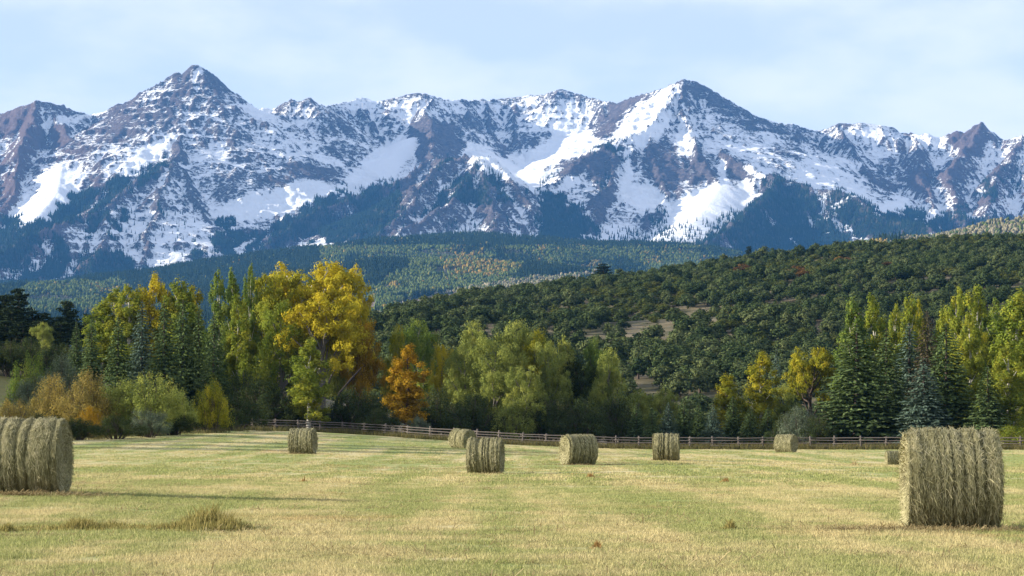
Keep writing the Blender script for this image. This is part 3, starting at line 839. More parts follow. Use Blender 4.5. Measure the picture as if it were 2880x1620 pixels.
asp = np.maximum(asp, 0.9 * in_poly(qpx, qpy, [(60, 815), (203, 755), (300, 770), (380, 820), (260, 850), (600, 880), (0, 900)]) * (an < 0.66))
pale = in_poly(qpx, qpy, [(2460, 720), (2640, 640), (2800, 605), (2900, 600), (2900, 700), (2600, 760)]) | in_poly(qpx, qpy, [(1050, 900), (1260, 830), (1500, 790), (1700, 770), (1500, 860), (1100, 930)])
green_r = in_poly(qpx, qpy, [(2170, 735), (2300, 700), (2500, 690), (2480, 760), (2180, 770)])
asp = np.where(pale | green_r, 0.96, asp)
isasp = rng.random(N) < asp
yel = sstep(0.62, 0.74, fbm(qx / 110, qy / 420, 3, 51)) * 0.6 + 0.025
yel = np.maximum(yel, 0.55 * in_poly(qpx, qpy, [(1250, 745), (1390, 735), (1480, 760), (1400, 790), (1250, 775)]))
yel = np.maximum(yel, 0.8 * in_poly(qpx, qpy, [(1650, 745), (1690, 740), (1690, 760), (1630, 765)]))
isyel = rng.random(N) < yel * (~pale)
idx = np.where(isasp, np.where(pale & (rng.random(N) < .72), 4, np.where(isyel, 3, 2)), rng.integers(0, 2, N))
ok = ~skip
hh = np.where(isasp, rng.uniform(8, 14, N), rng.uniform(11, 21, N))
ww = np.where(isasp, hh * rng.uniform(.75, 1.15, N), hh * rng.uniform(.8, 1.1, N))
scatter('foothill_woods', np.stack([qx, qy, qz - 0.4], -1)[ok], rng.uniform(0, 6.28, N)[ok], np.stack([ww, ww, hh], -1)[ok], idx[ok], FAR_T,
        label='mixed conifer and autumn aspen woods on the foothills', cat='woods')
# ------------------------------------------------------------------ plant kit
def rand_dirs(r, n):
    v = r.normal(size=(n, 3))
    return v / np.linalg.norm(v, axis=1, keepdims=True)

def leaf_quads(P, Nrm, size, r, aspect=0.6, up=None):
    """one rhombic leaf (or leaf spray) per point"""
    n = len(P)
    t = rand_dirs(r, n)
    if up is not None:
        t = t * (1 - up[1]) + np.array(up[0]) * up[1] * 1.6
    t = t - (t * Nrm).sum(1, keepdims=True) * Nrm
    t /= np.linalg.norm(t, axis=1, keepdims=True) + 1e-9
    b = np.cross(Nrm, t)
    s = size[:, None]
    V = np.stack([P - t * s, P + b * s * aspect, P + t * s, P - b * s * aspect], 1).reshape(-1, 3)
    return V, np.arange(4 * n).reshape(n, 4)

def tube(pts, rads, sides=6):
    pts = np.asarray(pts, float)
    V, Q = [], []
    for i, p in enumerate(pts):
        d = pts[min(i + 1, len(pts) - 1)] - pts[max(i - 1, 0)]
        d /= np.linalg.norm(d) + 1e-9
        a = np.cross(d, (0.31, 0.95, 0.05)); a /= np.linalg.norm(a) + 1e-9
        b = np.cross(d, a)
        for s in range(sides):
            th = 6.2832 * s / sides
            V.append(p + rads[i] * (math.cos(th) * a + math.sin(th) * b))
    for i in range(len(pts) - 1):
        for s in range(sides):
            o, q = i * sides + s, i * sides + (s + 1) % sides
            Q.append((o, q, q + sides, o + sides))
    return np.array(V), np.array(Q)

def join(parts):
    V, Q, o = [], [], 0
    for v, q in parts:
        V.append(v); Q.append(q + o); o += len(v)
    return np.concatenate(V), np.concatenate(Q)

def limb(a, b, r0, r1, r, wob=0.06, n=5, sides=6):
    a, b = np.array(a, float), np.array(b, float)
    L = np.linalg.norm(b - a)
    pts = [a + (b - a) * t + r.normal(size=3) * wob * L * (0 < t < 1) * 0.5 for t in np.linspace(0, 1, n)]
    return tube(pts, np.linspace(r0, r1, n), sides)

def lobed_crown(name, lobes, n, leaf, seed, clumps=34, spread=0.24, up=0.0, shell=(0.62, 1.0), aspect=0.6, outw=0.55):
    """lobes: (x, y, z, rx, ry, rz, tone).  Leaves sit in clumps spread over each lobe's outer part."""
    r = np.random.default_rng(seed)
    Ps, Ns, Ts, Ss = [], [], [], []
    vol = np.array([(l[3] * l[4] * l[5]) ** 0.75 for l in lobes]); vol /= vol.sum()
    for l, w in zip(lobes, vol):
        m = int(n * w)
        nc = max(6, int(clumps))
        cd = rand_dirs(r, nc)
        cr = r.uniform(*shell, nc) ** 0.6
        csz = r.uniform(0.6, 1.3, nc)
        ct = r.normal(0, 0.10, nc)
        pick = r.integers(0, nc, m)
        gd_ = rand_dirs(r, m)
        g = gd_ * (r.random((m, 1)) ** .42) * spread * 1.75 * csz[pick][:, None] * (1 + .35 * r.normal(size=(m, 1)) * (r.random((m, 1)) < .25))
        q = cd[pick] * cr[pick][:, None] + g
        P = q * np.array(l[3:6]) + np.array(l[0:3])
        N = q / (np.linalg.norm(q, axis=1, keepdims=True) + 1e-6)
        N = N * outw * .6 + gd_ * outw + rand_dirs(r, m) * 0.55
        Ps.append(P); Ns.append(N / np.linalg.norm(N, axis=1, keepdims=True))
        Ts.append(np.clip(l[6] + ct[pick] + r.normal(0, 0.13, m), 0, 1))
        Ss.append(leaf * r.uniform(0.65, 1.35, m))
    P, N, T, S = (np.concatenate(a) for a in (Ps, Ns, Ts, Ss))
    V, Q = leaf_quads(P, N, S, r, aspect, ((0, 0, 1), up) if up else None)
    V[:, 2] = np.maximum(V[:, 2], 0.02)
    return mesh_np(name, V, Q, [None], False, {'tone': ('FACE', 'FLOAT', T.astype(np.float32))})

# every template is about 10 m tall and 1 unit of its own width, origin at the base
def make_cottonwood(seed, narrow=False, loose=False):
    r = np.random.default_rng(seed)
    W = 3.6 if not narrow else 2.6
    lobes = [(0, 0, 7.9, 2.0, 2.0, 1.9, .55)]
    for i in range(9):
        a, z = i * 2.4 + r.uniform(-.4, .4), r.uniform(3.2, 8.2)
        q = W * (0.62 if z > 6.5 else 0.72) * r.uniform(.75, 1.1)
        s = r.uniform(1.15, 1.75) * (W / 3.6) ** 0.5
        lobes.append((q * math.cos(a), q * math.sin(a), z, s, s, s * r.uniform(.8, 1.05), r.uniform(.35, .7)))
    for i in range(3):
        lobes.append((r.uniform(-1, 1), r.uniform(-1, 1), r.uniform(4, 6.5), 1.6, 1.6, 1.5, .3))
    lobes.append((r.uniform(-1.3, 1.3), r.uniform(-1, 1), 9.0, 1.1, 1.1, 1.05, .65))
    if loose:      # open crown: more and smaller masses, held high, sky between them
        lobes = [(l[0], l[1], l[2] * .62 + 3.7, l[3] * .72, l[4] * .72, l[5] * .68, l[6]) for l in lobes[1:]]
        for i in range(9):
            a, z = i * 2.4 + 1, r.uniform(4.6, 9.2)
            q = r.uniform(1.6, 3.5)
            lobes.append((q * math.cos(a), q * math.sin(a), z, .95, .95, .8, r.uniform(.4, .75)))
    br = [tube([(0, 0, -.3), (.1, 0, 1.5), (.05, .1, 3.2), (-.1, 0, 5.0), (0, 0, 7.0), (.1, .1, 8.6)], [.34, .28, .24, .19, .12, .03])]
    for l in lobes[1:]:
        br.append(limb((0, 0, max(1.4, l[2] - 2.6)), (l[0] * .95, l[1] * .95, l[2] + .2), .13, .03, r))
    return lobed_crown('cottonwood_crown', lobes, 27000, 0.085, seed, 13, 0.24, 0.25, (.7, 1.0), outw=.9), mesh_np('cottonwood_trunk', *join(br), [None], True)

def make_aspen(seed):
    r = np.random.default_rng(seed)
    lobes = []
    for i in range(13):
        z = 1.9 + 7.6 * i / 12
        w = 1.25 * (1 - ((z - 4.6) / 6.2) ** 2) + .12
        a = i * 2.4 + r.uniform(-.5, .5)
        q = w * r.uniform(.15, .75)
        lobes.append((q * math.cos(a), q * math.sin(a), z, w * .62 + .1, w * .62 + .1, 1.15, r.uniform(.35, .7)))
    lobes.append((0, 0, 9.5, .33, .33, .75, .7))
    br = [tube([(0, 0, -.3), (.03, 0, 2.5), (-.05, .03, 5), (0, 0, 7.5), (0, 0, 9.6)], [.17, .14, .11, .07, .02])]
    for l in lobes[:-1]:
        br.append(limb((0, 0, l[2] - .9), (l[0], l[1], l[2] + .3), .05, .015, r, n=4))
    return lobed_crown('aspen_crown', lobes, 19000, 0.078, seed, 9, 0.27, 0.35, (.6, 1.0), outw=.9), mesh_np('aspen_trunk', *join(br), [None], True)

def make_spruce(seed):
    r = np.random.default_rng(seed)
    P, N, S, T, D = [], [], [], [], []
    z = 0.5
    while z < 9.85:
        f = 1 - z / 10
        R = 2.15 * f ** 0.82 * r.uniform(.86, 1.10) + .05
        nb = max(5, int(15 * f + 5))
        for b in range(nb):
            a = 6.2832 * (b + r.uniform(-.35, .35)) / nb
            Lb = R * r.uniform(.72, 1.15)
            m = max(3, int(Lb * 19))
            t = r.uniform(.12, 1.0, m) ** .75
            droop = -0.30 * t ** 1.4 * Lb + 0.16 * np.maximum(t - .6, 0) * Lb
            side = r.normal(0, .10 + .10 * (1 - t), m) * Lb * .9
            px = t * Lb * math.cos(a) - side * math.sin(a)
            py = t * Lb * math.sin(a) + side * math.cos(a)
            P.append(np.stack([px, py, z + droop + r.normal(0, .035, m)], -1))
            nn = np.stack([np.full(m, .35 * math.cos(a)), np.full(m, .35 * math.sin(a)), np.full(m, 1.0)], -1) + r.normal(0, .45, (m, 3))
            N.append(nn / np.linalg.norm(nn, axis=1, keepdims=True))
            D.append(np.stack([np.full(m, math.cos(a)), np.full(m, math.sin(a)), np.full(m, -.35)], -1) + r.normal(0, .45, (m, 3)))
            S.append(r.uniform(.10, .20, m) * (0.7 + .5 * f))
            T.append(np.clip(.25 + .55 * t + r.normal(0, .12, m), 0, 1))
        z += 0.19 + .16 * f
    P, N, S, T, D = (np.concatenate(q) for q in (P, N, S, T, D))
    t = D - (D * N).sum(1, keepdims=True) * N
    t /= np.linalg.norm(t, axis=1, keepdims=True) + 1e-9
    b = np.cross(N, t)
    s = S[:, None]
    V = np.stack([P - t * s, P + b * s * .38, P + t * s * 1.2, P - b * s * .38], 1).reshape(-1, 3)
    V[:, 2] = np.maximum(V[:, 2], .03)
    Q = np.arange(len(V)).reshape(-1, 4)
    tr = tube([(0, 0, -.3), (0, 0, 4), (0, 0, 9.9)], [.2, .13, .015])
    return mesh_np('spruce_crown', V, Q, [None], False, {'tone': ('FACE', 'FLOAT', T.astype(np.float32))}), mesh_np('spruce_trunk', *tr, [None], True)

def make_shrub(seed, n=15000, leaf=0.105):
    r = np.random.default_rng(seed)
    lobes, br = [], []
    for i in range(13):
        a, q = i * 2.4, 3.1 * math.sqrt((i + .3) / 13)
        h = (9.4 - 0.42 * q * q) * r.uniform(.72, 1.0)
        x, y = q * math.cos(a), q * math.sin(a)
        lobes.append((x, y, h * .60, 1.55, 1.55, h * .40, r.uniform(.3, .7)))
        br.append(limb((x * .25, y * .25, -.2), (x, y, h * .9), .12, .02, r, .05, 5, 5))
        for _ in range(3):
            br.append(limb((x * .6, y * .6, h * .4), (x + r.uniform(-1, 1), y + r.uniform(-1, 1), h * r.uniform(.8, 1.02)), .05, .012, r, .04, 4, 4))
    return lobed_crown('shrub_crown', lobes, n, leaf, seed, 13, 0.26, 0.45, (0.6, 1.0), outw=.9), mesh_np('shrub_stems', *join(br), [None], True)

def make_pine(seed):
    r = np.random.default_rng(seed)
    lobes = []
    for i in range(16):
        z = 2.4 + 7.2 * i / 15
        w = 2.3 * (1 - z / 10.6) ** .65
        a = i * 2.4 + r.uniform(-.6, .6)
        q = w * r.uniform(.35, .95)
        lobes.append((q * math.cos(a), q * math.sin(a), z, .95 * w ** .4, .95 * w ** .4, .55, r.uniform(.3, .6)))
    br = [tube([(0, 0, -.3), (0, 0, 3), (.1, 0, 6), (0, 0, 9.7)], [.26, .2, .13, .02])]
    for l in lobes:
        br.append(limb((0, 0, l[2] - .2), l[:3], .07, .02, r, n=3, sides=4))
    return lobed_crown('pine_crown', lobes, 4200, .17, seed, 14, .30, 0.3), mesh_np('pine_trunk', *join(br), [None], True)

def make_juniper(seed):
    r = np.random.default_rng(seed)
    lobes = [(0, 0, 5.6, 2.6, 2.6, 3.4, .5)]
    for i in range(6):
        a, z = i * 1.05 + r.uniform(-.4, .4), r.uniform(2.6, 6.5)
        q = r.uniform(1.4, 2.5) * (1 if z < 5 else .7)
        lobes.append((q * math.cos(a), q * math.sin(a), z, 1.9, 1.9, 2.1, r.uniform(.3, .7)))
    lobes.append((r.uniform(-.8, .8), 0, 8.4, 1.3, 1.3, 1.5, .6))
    return lobed_crown('juniper_crown', lobes, 1900, .36, seed, 16, .25, .3, (.7, 1.0), .7, 1.3), mesh_np('juniper_trunk', *tube([(0, 0, -.6), (.1, 0, 2), (0, 0, 5)], [.45, .35, .12]), [None], True)

KIT = {'cottonwood': [make_cottonwood(s) for s in (11, 12, 13)] + [make_cottonwood(14, loose=True), make_cottonwood(15, loose=True)], 'aspen': [make_aspen(s) for s in (21, 22, 23)], 'spruce': [make_spruce(s) for s in (31, 32)],
       'shrub': [make_shrub(s) for s in (41, 42, 43)], 'pine': [make_pine(s) for s in (51, 52)], 'juniper': [make_juniper(s) for s in (61, 62, 63, 64)]}
KITW = {'cottonwood': 6.6, 'aspen': 2.7, 'spruce': 3.1, 'shrub': 6.4, 'pine': 4.2, 'juniper': 7.0}   # template width for its 10 m height

BARK = {'dark': matte('wet dark bark', (0.035, 0.028, 0.024), scale=6), 'grey': matte('grey bark', (0.13, 0.115, 0.10), scale=6), 'pale': matte('pale bark', (0.50, 0.47, 0.40), scale=6), 'brown': matte('brown bark', (0.085, 0.062, 0.048), scale=6)}  # the darkest tone serves the leaning trunk only
LEAF = {
    'gold': leaf_mat('gold leaves', [(.19, .185, .022), (.36, .315, .026), (.50, .41, .032), (.53, .39, .032)]),
    'yellowgreen': leaf_mat('yellow green leaves', [(.115, .145, .020), (.21, .225, .026), (.33, .30, .028), (.46, .36, .028)]),
    'lime': leaf_mat('lime leaves', [(.095, .140, .022), (.175, .225, .032), (.265, .285, .038), (.38, .34, .038)]),
    'green': leaf_mat('green leaves', [(0.055, 0.098, 0.023), (0.109, 0.167, 0.034), (0.167, 0.218, 0.044), (0.241, 0.259, 0.048)]),
    'olive': leaf_mat('olive leaves', [(0.123, 0.158, 0.039), (0.210, 0.246, 0.058), (0.290, 0.314, 0.073), (0.383, 0.369, 0.078)]),
    'orange': leaf_mat('orange leaves', [(.150, .110, .018), (.270, .175, .018), (.38, .225, .020), (.44, .28, .024)]),
    'rust': leaf_mat('rusty shrub leaves', [(0.130, 0.124, 0.039), (0.227, 0.189, 0.058), (0.305, 0.234, 0.068), (0.416, 0.319, 0.072)]),
    'greygreen': leaf_mat('grey green leaves', [(0.069, 0.094, 0.057), (0.113, 0.144, 0.086), (0.161, 0.193, 0.121), (0.218, 0.241, 0.161)]),
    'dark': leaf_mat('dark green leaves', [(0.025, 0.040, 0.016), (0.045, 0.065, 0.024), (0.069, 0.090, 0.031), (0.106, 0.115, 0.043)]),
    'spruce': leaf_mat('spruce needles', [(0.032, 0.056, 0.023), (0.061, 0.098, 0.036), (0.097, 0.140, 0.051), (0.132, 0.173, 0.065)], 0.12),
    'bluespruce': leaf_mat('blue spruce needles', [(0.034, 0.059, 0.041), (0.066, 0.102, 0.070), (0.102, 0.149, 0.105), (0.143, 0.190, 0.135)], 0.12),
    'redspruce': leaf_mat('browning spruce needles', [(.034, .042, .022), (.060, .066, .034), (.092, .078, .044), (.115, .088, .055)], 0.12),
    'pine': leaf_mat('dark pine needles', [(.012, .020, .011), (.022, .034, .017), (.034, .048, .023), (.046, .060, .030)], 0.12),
    'hill': leaf_mat('juniper green', [(.024, .040, .016), (.050, .074, .028), (.082, .108, .040), (.125, .142, .056)], 0.15, 0.65),
    'oak': leaf_mat('scrub oak green', [(.048, .066, .018), (.080, .100, .026), (.115, .130, .032), (.15, .15, .038)], 0.3, 0.5),
    'hillrust': leaf_mat('scrub oak rust', [(.085, .055, .022), (.140, .080, .028), (.19, .105, .030), (.23, .14, .036)], 0.3, 0.5),
}
NAMES = {'cottonwood': ('cottonwood_tree', 'trunk', 'crown', 'tree'), 'aspen': ('aspen_tree', 'trunk', 'crown', 'tree'), 'spruce': ('spruce_tree', 'trunk', 'crown', 'tree'),
         'shrub': ('willow_shrub', 'stems', 'crown', 'shrub'), 'pine': ('pine_tree', 'trunk', 'crown', 'tree'), 'juniper': ('juniper_tree', 'trunk', 'crown', 'tree')}

def set_mat(o, m):
    o.material_slots[0].link = 'OBJECT'
    o.material_slots[0].material = m

def plant(sp, var, leaf, bark, x, y, z, h, w, rot, label, group=None, lean=0.0):
    nm, tn, cn, cat = NAMES[sp]
    root = link(nm, None, None, (x, y, z), label, cat, group)
    root.rotation_euler = (0, lean, 0)
    root.empty_display_size = 0.3
    cm, tm = KIT[sp][var % len(KIT[sp])]
    sx = w / KITW[sp]
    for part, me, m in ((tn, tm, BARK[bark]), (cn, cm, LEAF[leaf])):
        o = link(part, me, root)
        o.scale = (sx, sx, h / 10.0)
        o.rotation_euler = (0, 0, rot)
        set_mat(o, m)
    return root

# ------------------------------------------------------------------ the trees beyond the field
# kind, variant, leaves, bark, photo x of the middle, photo y of the top, photo width, distance, label
TREES = [
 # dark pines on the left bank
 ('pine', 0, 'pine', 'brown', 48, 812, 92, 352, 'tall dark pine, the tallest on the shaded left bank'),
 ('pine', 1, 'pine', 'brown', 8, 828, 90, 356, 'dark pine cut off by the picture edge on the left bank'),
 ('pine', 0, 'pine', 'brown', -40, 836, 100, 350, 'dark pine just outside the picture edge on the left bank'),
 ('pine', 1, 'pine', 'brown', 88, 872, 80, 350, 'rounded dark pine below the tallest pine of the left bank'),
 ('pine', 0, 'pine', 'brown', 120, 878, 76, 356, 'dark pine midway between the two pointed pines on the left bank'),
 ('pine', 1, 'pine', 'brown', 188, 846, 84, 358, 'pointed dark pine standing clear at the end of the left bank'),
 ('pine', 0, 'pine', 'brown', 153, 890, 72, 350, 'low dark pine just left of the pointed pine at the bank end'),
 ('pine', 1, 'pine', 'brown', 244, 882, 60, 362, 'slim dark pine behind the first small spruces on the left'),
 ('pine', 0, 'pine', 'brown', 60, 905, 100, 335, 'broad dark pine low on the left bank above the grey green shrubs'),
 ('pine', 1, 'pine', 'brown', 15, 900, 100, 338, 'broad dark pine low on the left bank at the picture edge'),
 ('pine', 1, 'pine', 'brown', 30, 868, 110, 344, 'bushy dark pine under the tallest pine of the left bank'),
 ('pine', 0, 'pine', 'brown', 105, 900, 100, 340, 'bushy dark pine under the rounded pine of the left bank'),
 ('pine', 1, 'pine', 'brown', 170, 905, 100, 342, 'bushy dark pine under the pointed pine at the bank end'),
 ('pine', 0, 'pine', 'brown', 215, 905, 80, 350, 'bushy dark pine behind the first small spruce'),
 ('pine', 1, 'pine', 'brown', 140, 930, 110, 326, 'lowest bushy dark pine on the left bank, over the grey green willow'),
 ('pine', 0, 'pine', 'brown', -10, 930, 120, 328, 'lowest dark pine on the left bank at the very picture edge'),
 ('cottonwood', 1, 'olive', 'grey', 118, 905, 62, 318, 'small dull olive tree in front of the dark pines'),
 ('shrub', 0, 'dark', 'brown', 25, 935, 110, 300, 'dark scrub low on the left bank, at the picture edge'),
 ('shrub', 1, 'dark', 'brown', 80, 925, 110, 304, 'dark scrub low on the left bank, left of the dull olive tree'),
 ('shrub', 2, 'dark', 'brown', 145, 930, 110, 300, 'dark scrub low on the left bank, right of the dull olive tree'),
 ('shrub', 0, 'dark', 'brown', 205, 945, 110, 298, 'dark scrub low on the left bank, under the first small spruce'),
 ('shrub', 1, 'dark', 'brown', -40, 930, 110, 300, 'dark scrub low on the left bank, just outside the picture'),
 # shrubs on the left
 ('shrub', 0, 'green', 'brown', 95, 945, 130, 238, 'round fresh green shrub, uppermost of the left shrubs'),
 ('shrub', 1, 'greygreen', 'brown', 172, 955, 120, 232, 'grey green willow right of the round fresh green shrub'),
 ('shrub', 2, 'greygreen', 'brown', 92, 1010, 110, 222, 'grey green willow below the round fresh green shrub'),
 ('shrub', 0, 'rust', 'brown', 152, 1016, 115, 203, 'rusty yellow willow, first of the autumn shrubs on the left'),
 ('shrub', 1, 'rust', 'brown', 245, 1004, 150, 200, 'large rusty yellow willow, tallest of the autumn shrubs'),
 ('shrub', 2, 'olive', 'brown', 335, 1022, 120, 202, 'olive willow between the rusty willow and the yellow topped one'),
 ('shrub', 0, 'olive', 'brown', 425, 1010, 150, 200, 'broad olive willow with yellow top below the spruces'),
 ('shrub', 1, 'olive', 'brown', 498, 1062, 100, 206, 'lower olive willow at the right end of the autumn shrubs'),
 ('shrub', 2, 'yellowgreen', 'brown', 597, 1028, 88, 222, 'small yellow shrub by itself in front of the dark spruces'),
 ('shrub', 0, 'rust', 'brown', 32, 1098, 120, 182, 'low reddish shrub at the picture edge above the left bale'),
 ('shrub', 1, 'orange', 'brown', 258, 1122, 80, 188, 'small orange shrub under the large rusty willow'),
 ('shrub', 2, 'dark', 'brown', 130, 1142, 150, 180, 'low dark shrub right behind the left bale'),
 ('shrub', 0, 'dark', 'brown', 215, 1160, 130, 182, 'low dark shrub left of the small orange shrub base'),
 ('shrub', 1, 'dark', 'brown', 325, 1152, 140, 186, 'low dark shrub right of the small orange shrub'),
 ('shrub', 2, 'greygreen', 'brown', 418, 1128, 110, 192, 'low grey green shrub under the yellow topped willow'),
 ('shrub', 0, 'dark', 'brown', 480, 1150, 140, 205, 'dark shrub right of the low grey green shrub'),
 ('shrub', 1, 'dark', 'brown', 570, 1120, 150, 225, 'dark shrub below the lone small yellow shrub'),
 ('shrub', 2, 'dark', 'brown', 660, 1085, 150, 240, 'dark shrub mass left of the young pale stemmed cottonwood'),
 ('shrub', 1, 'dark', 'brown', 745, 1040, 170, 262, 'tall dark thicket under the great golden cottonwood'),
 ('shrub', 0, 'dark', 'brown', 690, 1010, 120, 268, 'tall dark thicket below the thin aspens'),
 # spruces and poplars left of the golden cottonwood
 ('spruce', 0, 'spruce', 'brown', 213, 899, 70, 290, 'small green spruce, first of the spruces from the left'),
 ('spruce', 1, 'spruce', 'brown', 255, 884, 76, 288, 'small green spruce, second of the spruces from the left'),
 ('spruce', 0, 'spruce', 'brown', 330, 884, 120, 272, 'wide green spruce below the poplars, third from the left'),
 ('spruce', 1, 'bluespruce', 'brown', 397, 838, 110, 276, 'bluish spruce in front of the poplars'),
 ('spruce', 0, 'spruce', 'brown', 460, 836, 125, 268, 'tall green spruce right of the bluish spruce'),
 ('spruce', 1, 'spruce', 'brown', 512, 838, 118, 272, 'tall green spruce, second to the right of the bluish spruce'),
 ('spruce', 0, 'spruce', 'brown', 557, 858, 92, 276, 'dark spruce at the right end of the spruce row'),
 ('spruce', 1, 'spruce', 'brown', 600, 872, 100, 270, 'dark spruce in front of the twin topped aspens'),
 ('aspen', 0, 'lime', 'pale', 285, 850, 124, 302, 'yellow green poplar, lowest and leftmost of the poplar row'),
 ('aspen', 1, 'lime', 'pale', 318, 832, 113, 304, 'yellow green poplar, second in the row from the left'),
 ('aspen', 2, 'lime', 'pale', 360, 818, 118, 300, 'yellow green poplar above the wide green spruce'),
 ('aspen', 0, 'yellowgreen', 'pale', 393, 816, 89, 303, 'slim yellowing poplar just left of the bright yellow one'),
 ('aspen', 1, 'gold', 'pale', 427, 795, 97, 301, 'bright yellow poplar, tallest in the row'),
 ('aspen', 2, 'yellowgreen', 'pale', 464, 815, 94, 304, 'yellowing poplar just right of the bright yellow one'),
 ('aspen', 0, 'lime', 'pale', 505, 801, 132, 300, 'tall green poplar near the right end of the row'),
 ('aspen', 1, 'yellowgreen', 'pale', 537, 828, 89, 303, 'short yellowing poplar closing the row'),
 ('aspen', 2, 'green', 'pale', 615, 785, 86, 282, 'green aspen, left of the twin tops before the blue forest'),
 ('aspen', 0, 'green', 'pale', 652, 776, 84, 284, 'green aspen, right of the twin tops before the blue forest'),
 ('aspen', 1, 'lime', 'pale', 668, 858, 96, 276, 'lower light green aspen under the twin tops'),
 ('aspen', 2, 'green', 'pale', 702, 768, 56, 280, 'thin aspen with white stem beside the golden cottonwood'),
 # the golden cottonwoods
 ('cottonwood', 4, 'yellowgreen', 'grey', 772, 766, 215, 284, 'yellow green cottonwood forming the left shoulder of the golden group'),
 ('cottonwood', 3, 'gold', 'pale', 872, 734, 285, 288, 'tallest golden cottonwood with pale upper trunk'),
 ('cottonwood', 4, 'gold', 'grey', 978, 748, 150, 292, 'gold cottonwood reaching out at the right of the golden group'),
 ('cottonwood', 3, 'gold', 'grey', 905, 822, 230, 272, 'brightest golden cottonwood crown in the middle of the group'),
 ('cottonwood', 2, 'lime', 'grey', 790, 850, 200, 274, 'yellow green crown under the left shoulder of the golden group'),
 ('cottonwood', 1, 'olive', 'brown', 960, 880, 120, 280, 'dim olive cottonwood under the outstretched gold one'),
 ('aspen', 0, 'lime', 'pale', 868, 962, 118, 259.5, 'young yellow green cottonwood with pale stems by the fence'),
 ('cottonwood', 2, 'orange', 'brown', 1020, 904, 112, 276, 'dull orange cottonwood over a leaning dark trunk'),
 ('cottonwood', 0, 'yellowgreen', 'grey', 1116, 915, 78, 284, 'small yellow cottonwood above the bright orange tree'),
 ('cottonwood', 1, 'green', 'grey', 1175, 897, 130, 296, 'dark green cottonwood right of the small yellow one'),
 ('aspen', 1, 'orange', 'brown', 1146, 988, 120, 258.5, 'bright orange tree standing by the fence'),
 ('cottonwood', 2, 'gold', 'grey', 1243, 968, 70, 288, 'small gold tree left of the olive cottonwoods'),
 # olive cottonwoods in the middle
 ('cottonwood', 0, 'olive', 'grey', 1338, 906, 150, 276, 'olive cottonwood at the upper left of the olive group'),
 ('cottonwood', 1, 'olive', 'grey', 1448, 902, 150, 278, 'olive cottonwood with the highest crown of the olive group'),
 ('cottonwood', 2, 'olive', 'grey', 1392, 948, 150, 268, 'olive cottonwood bulging at the middle of the olive group'),
 ('cottonwood', 0, 'olive', 'grey', 1308, 966, 110, 270, 'olive cottonwood low at the left of the olive group'),
 ('cottonwood', 1, 'yellowgreen', 'grey', 1503, 925, 110, 277, 'yellowish cottonwood right of the highest olive crown'),
 ('cottonwood', 2, 'olive', 'grey', 1545, 962, 116, 273, 'olive cottonwood right of the yellowish cottonwood'),
 ('cottonwood', 0, 'olive', 'grey', 1482, 1030, 120, 264, 'low olive cottonwood in front of the olive group'),
 ('aspen', 2, 'olive', 'grey', 1592, 960, 84, 279, 'upright olive tree at the right of the olive group'),
 ('cottonwood', 1, 'green', 'grey', 1682, 950, 92, 278, 'green cottonwood at the right end of the olive group'),
 ('cottonwood', 0, 'olive', 'grey', 1712, 980, 100, 272, 'olive tree below the right end green cottonwood'),
 ('cottonwood', 2, 'dark', 'brown', 1640, 1010, 130, 278, 'dark cottonwood in the shade under the upright olive tree'),
 ('shrub', 0, 'dark', 'brown', 1230, 1060, 150, 266, 'dark thicket right of the bright orange tree'),
 ('shrub', 1, 'dark', 'brown', 1330, 1080, 150, 262, 'dark thicket behind the two overlapping bales'),
 ('shrub', 2, 'olive', 'brown', 1440, 1095, 120, 262, 'olive thicket under the low olive cottonwood'),
 ('shrub', 0, 'dark', 'brown', 1540, 1075, 150, 264, 'dark thicket under the olive cottonwoods'),
 ('shrub', 1, 'dark', 'brown', 1640, 1090, 150, 262, 'dark thicket behind the bale with the lit end'),
 ('shrub', 2, 'dark', 'brown', 1735, 1070, 120, 266, 'dark thicket at the right end of the olive group'),
 ('shrub', 0, 'dark', 'brown', 1000, 1060, 150, 264, 'dark thicket under the dull orange cottonwood'),
 ('shrub', 1, 'dark', 'brown', 830, 1070, 110, 266, 'dark thicket just left of the young cottonwood'),
 ('shrub', 2, 'greygreen', 'brown', 1175, 1150, 60, 254, 'small grey green bush at the foot of the orange tree'),
 ('shrub', 0, 'dark', 'brown', 1065, 1130, 110, 256, 'low dark bush along the fence left of the orange tree'),
 ('shrub', 1, 'dark', 'brown', 925, 1140, 110, 266, 'low dark bush along the fence right of the young cottonwood'),
 # small spruces and yellow trees right of the middle
 ('cottonwood', 0, 'olive', 'grey', 1795, 1095, 80, 278, 'small olive tree above the first small dark spruce'),
 ('cottonwood', 1, 'olive', 'grey', 1866, 1090, 96, 280, 'small olive tree above the small dark spruces'),
 ('spruce', 0, 'spruce', 'brown', 1790, 1128, 62, 262, 'first of the small dark spruces behind the fence'),
 ('spruce', 1, 'spruce', 'brown', 1834, 1143, 58, 260, 'second of the small dark spruces behind the fence'),
 ('spruce', 0, 'bluespruce', 'brown', 1880, 1128, 66, 262, 'third of the small spruces, behind the ribbed bale'),
 ('spruce', 1, 'spruce', 'brown', 1924, 1108, 72, 264, 'fourth small spruce, right of the ribbed bale'),
 ('spruce', 0, 'spruce', 'brown', 1966, 1126, 64, 262, 'fifth small spruce in the dark row'),
 ('spruce', 1, 'bluespruce', 'brown', 2006, 1132, 62, 260, 'sixth small spruce, left of the yellow trees'),
 ('spruce', 0, 'spruce', 'brown', 2062, 1110, 74, 263, 'seventh small spruce, in front of the smaller yellow tree'),
 ('spruce', 1, 'spruce', 'brown', 2110, 1138, 66, 261, 'eighth small spruce, under the pale stemmed yellow tree'),
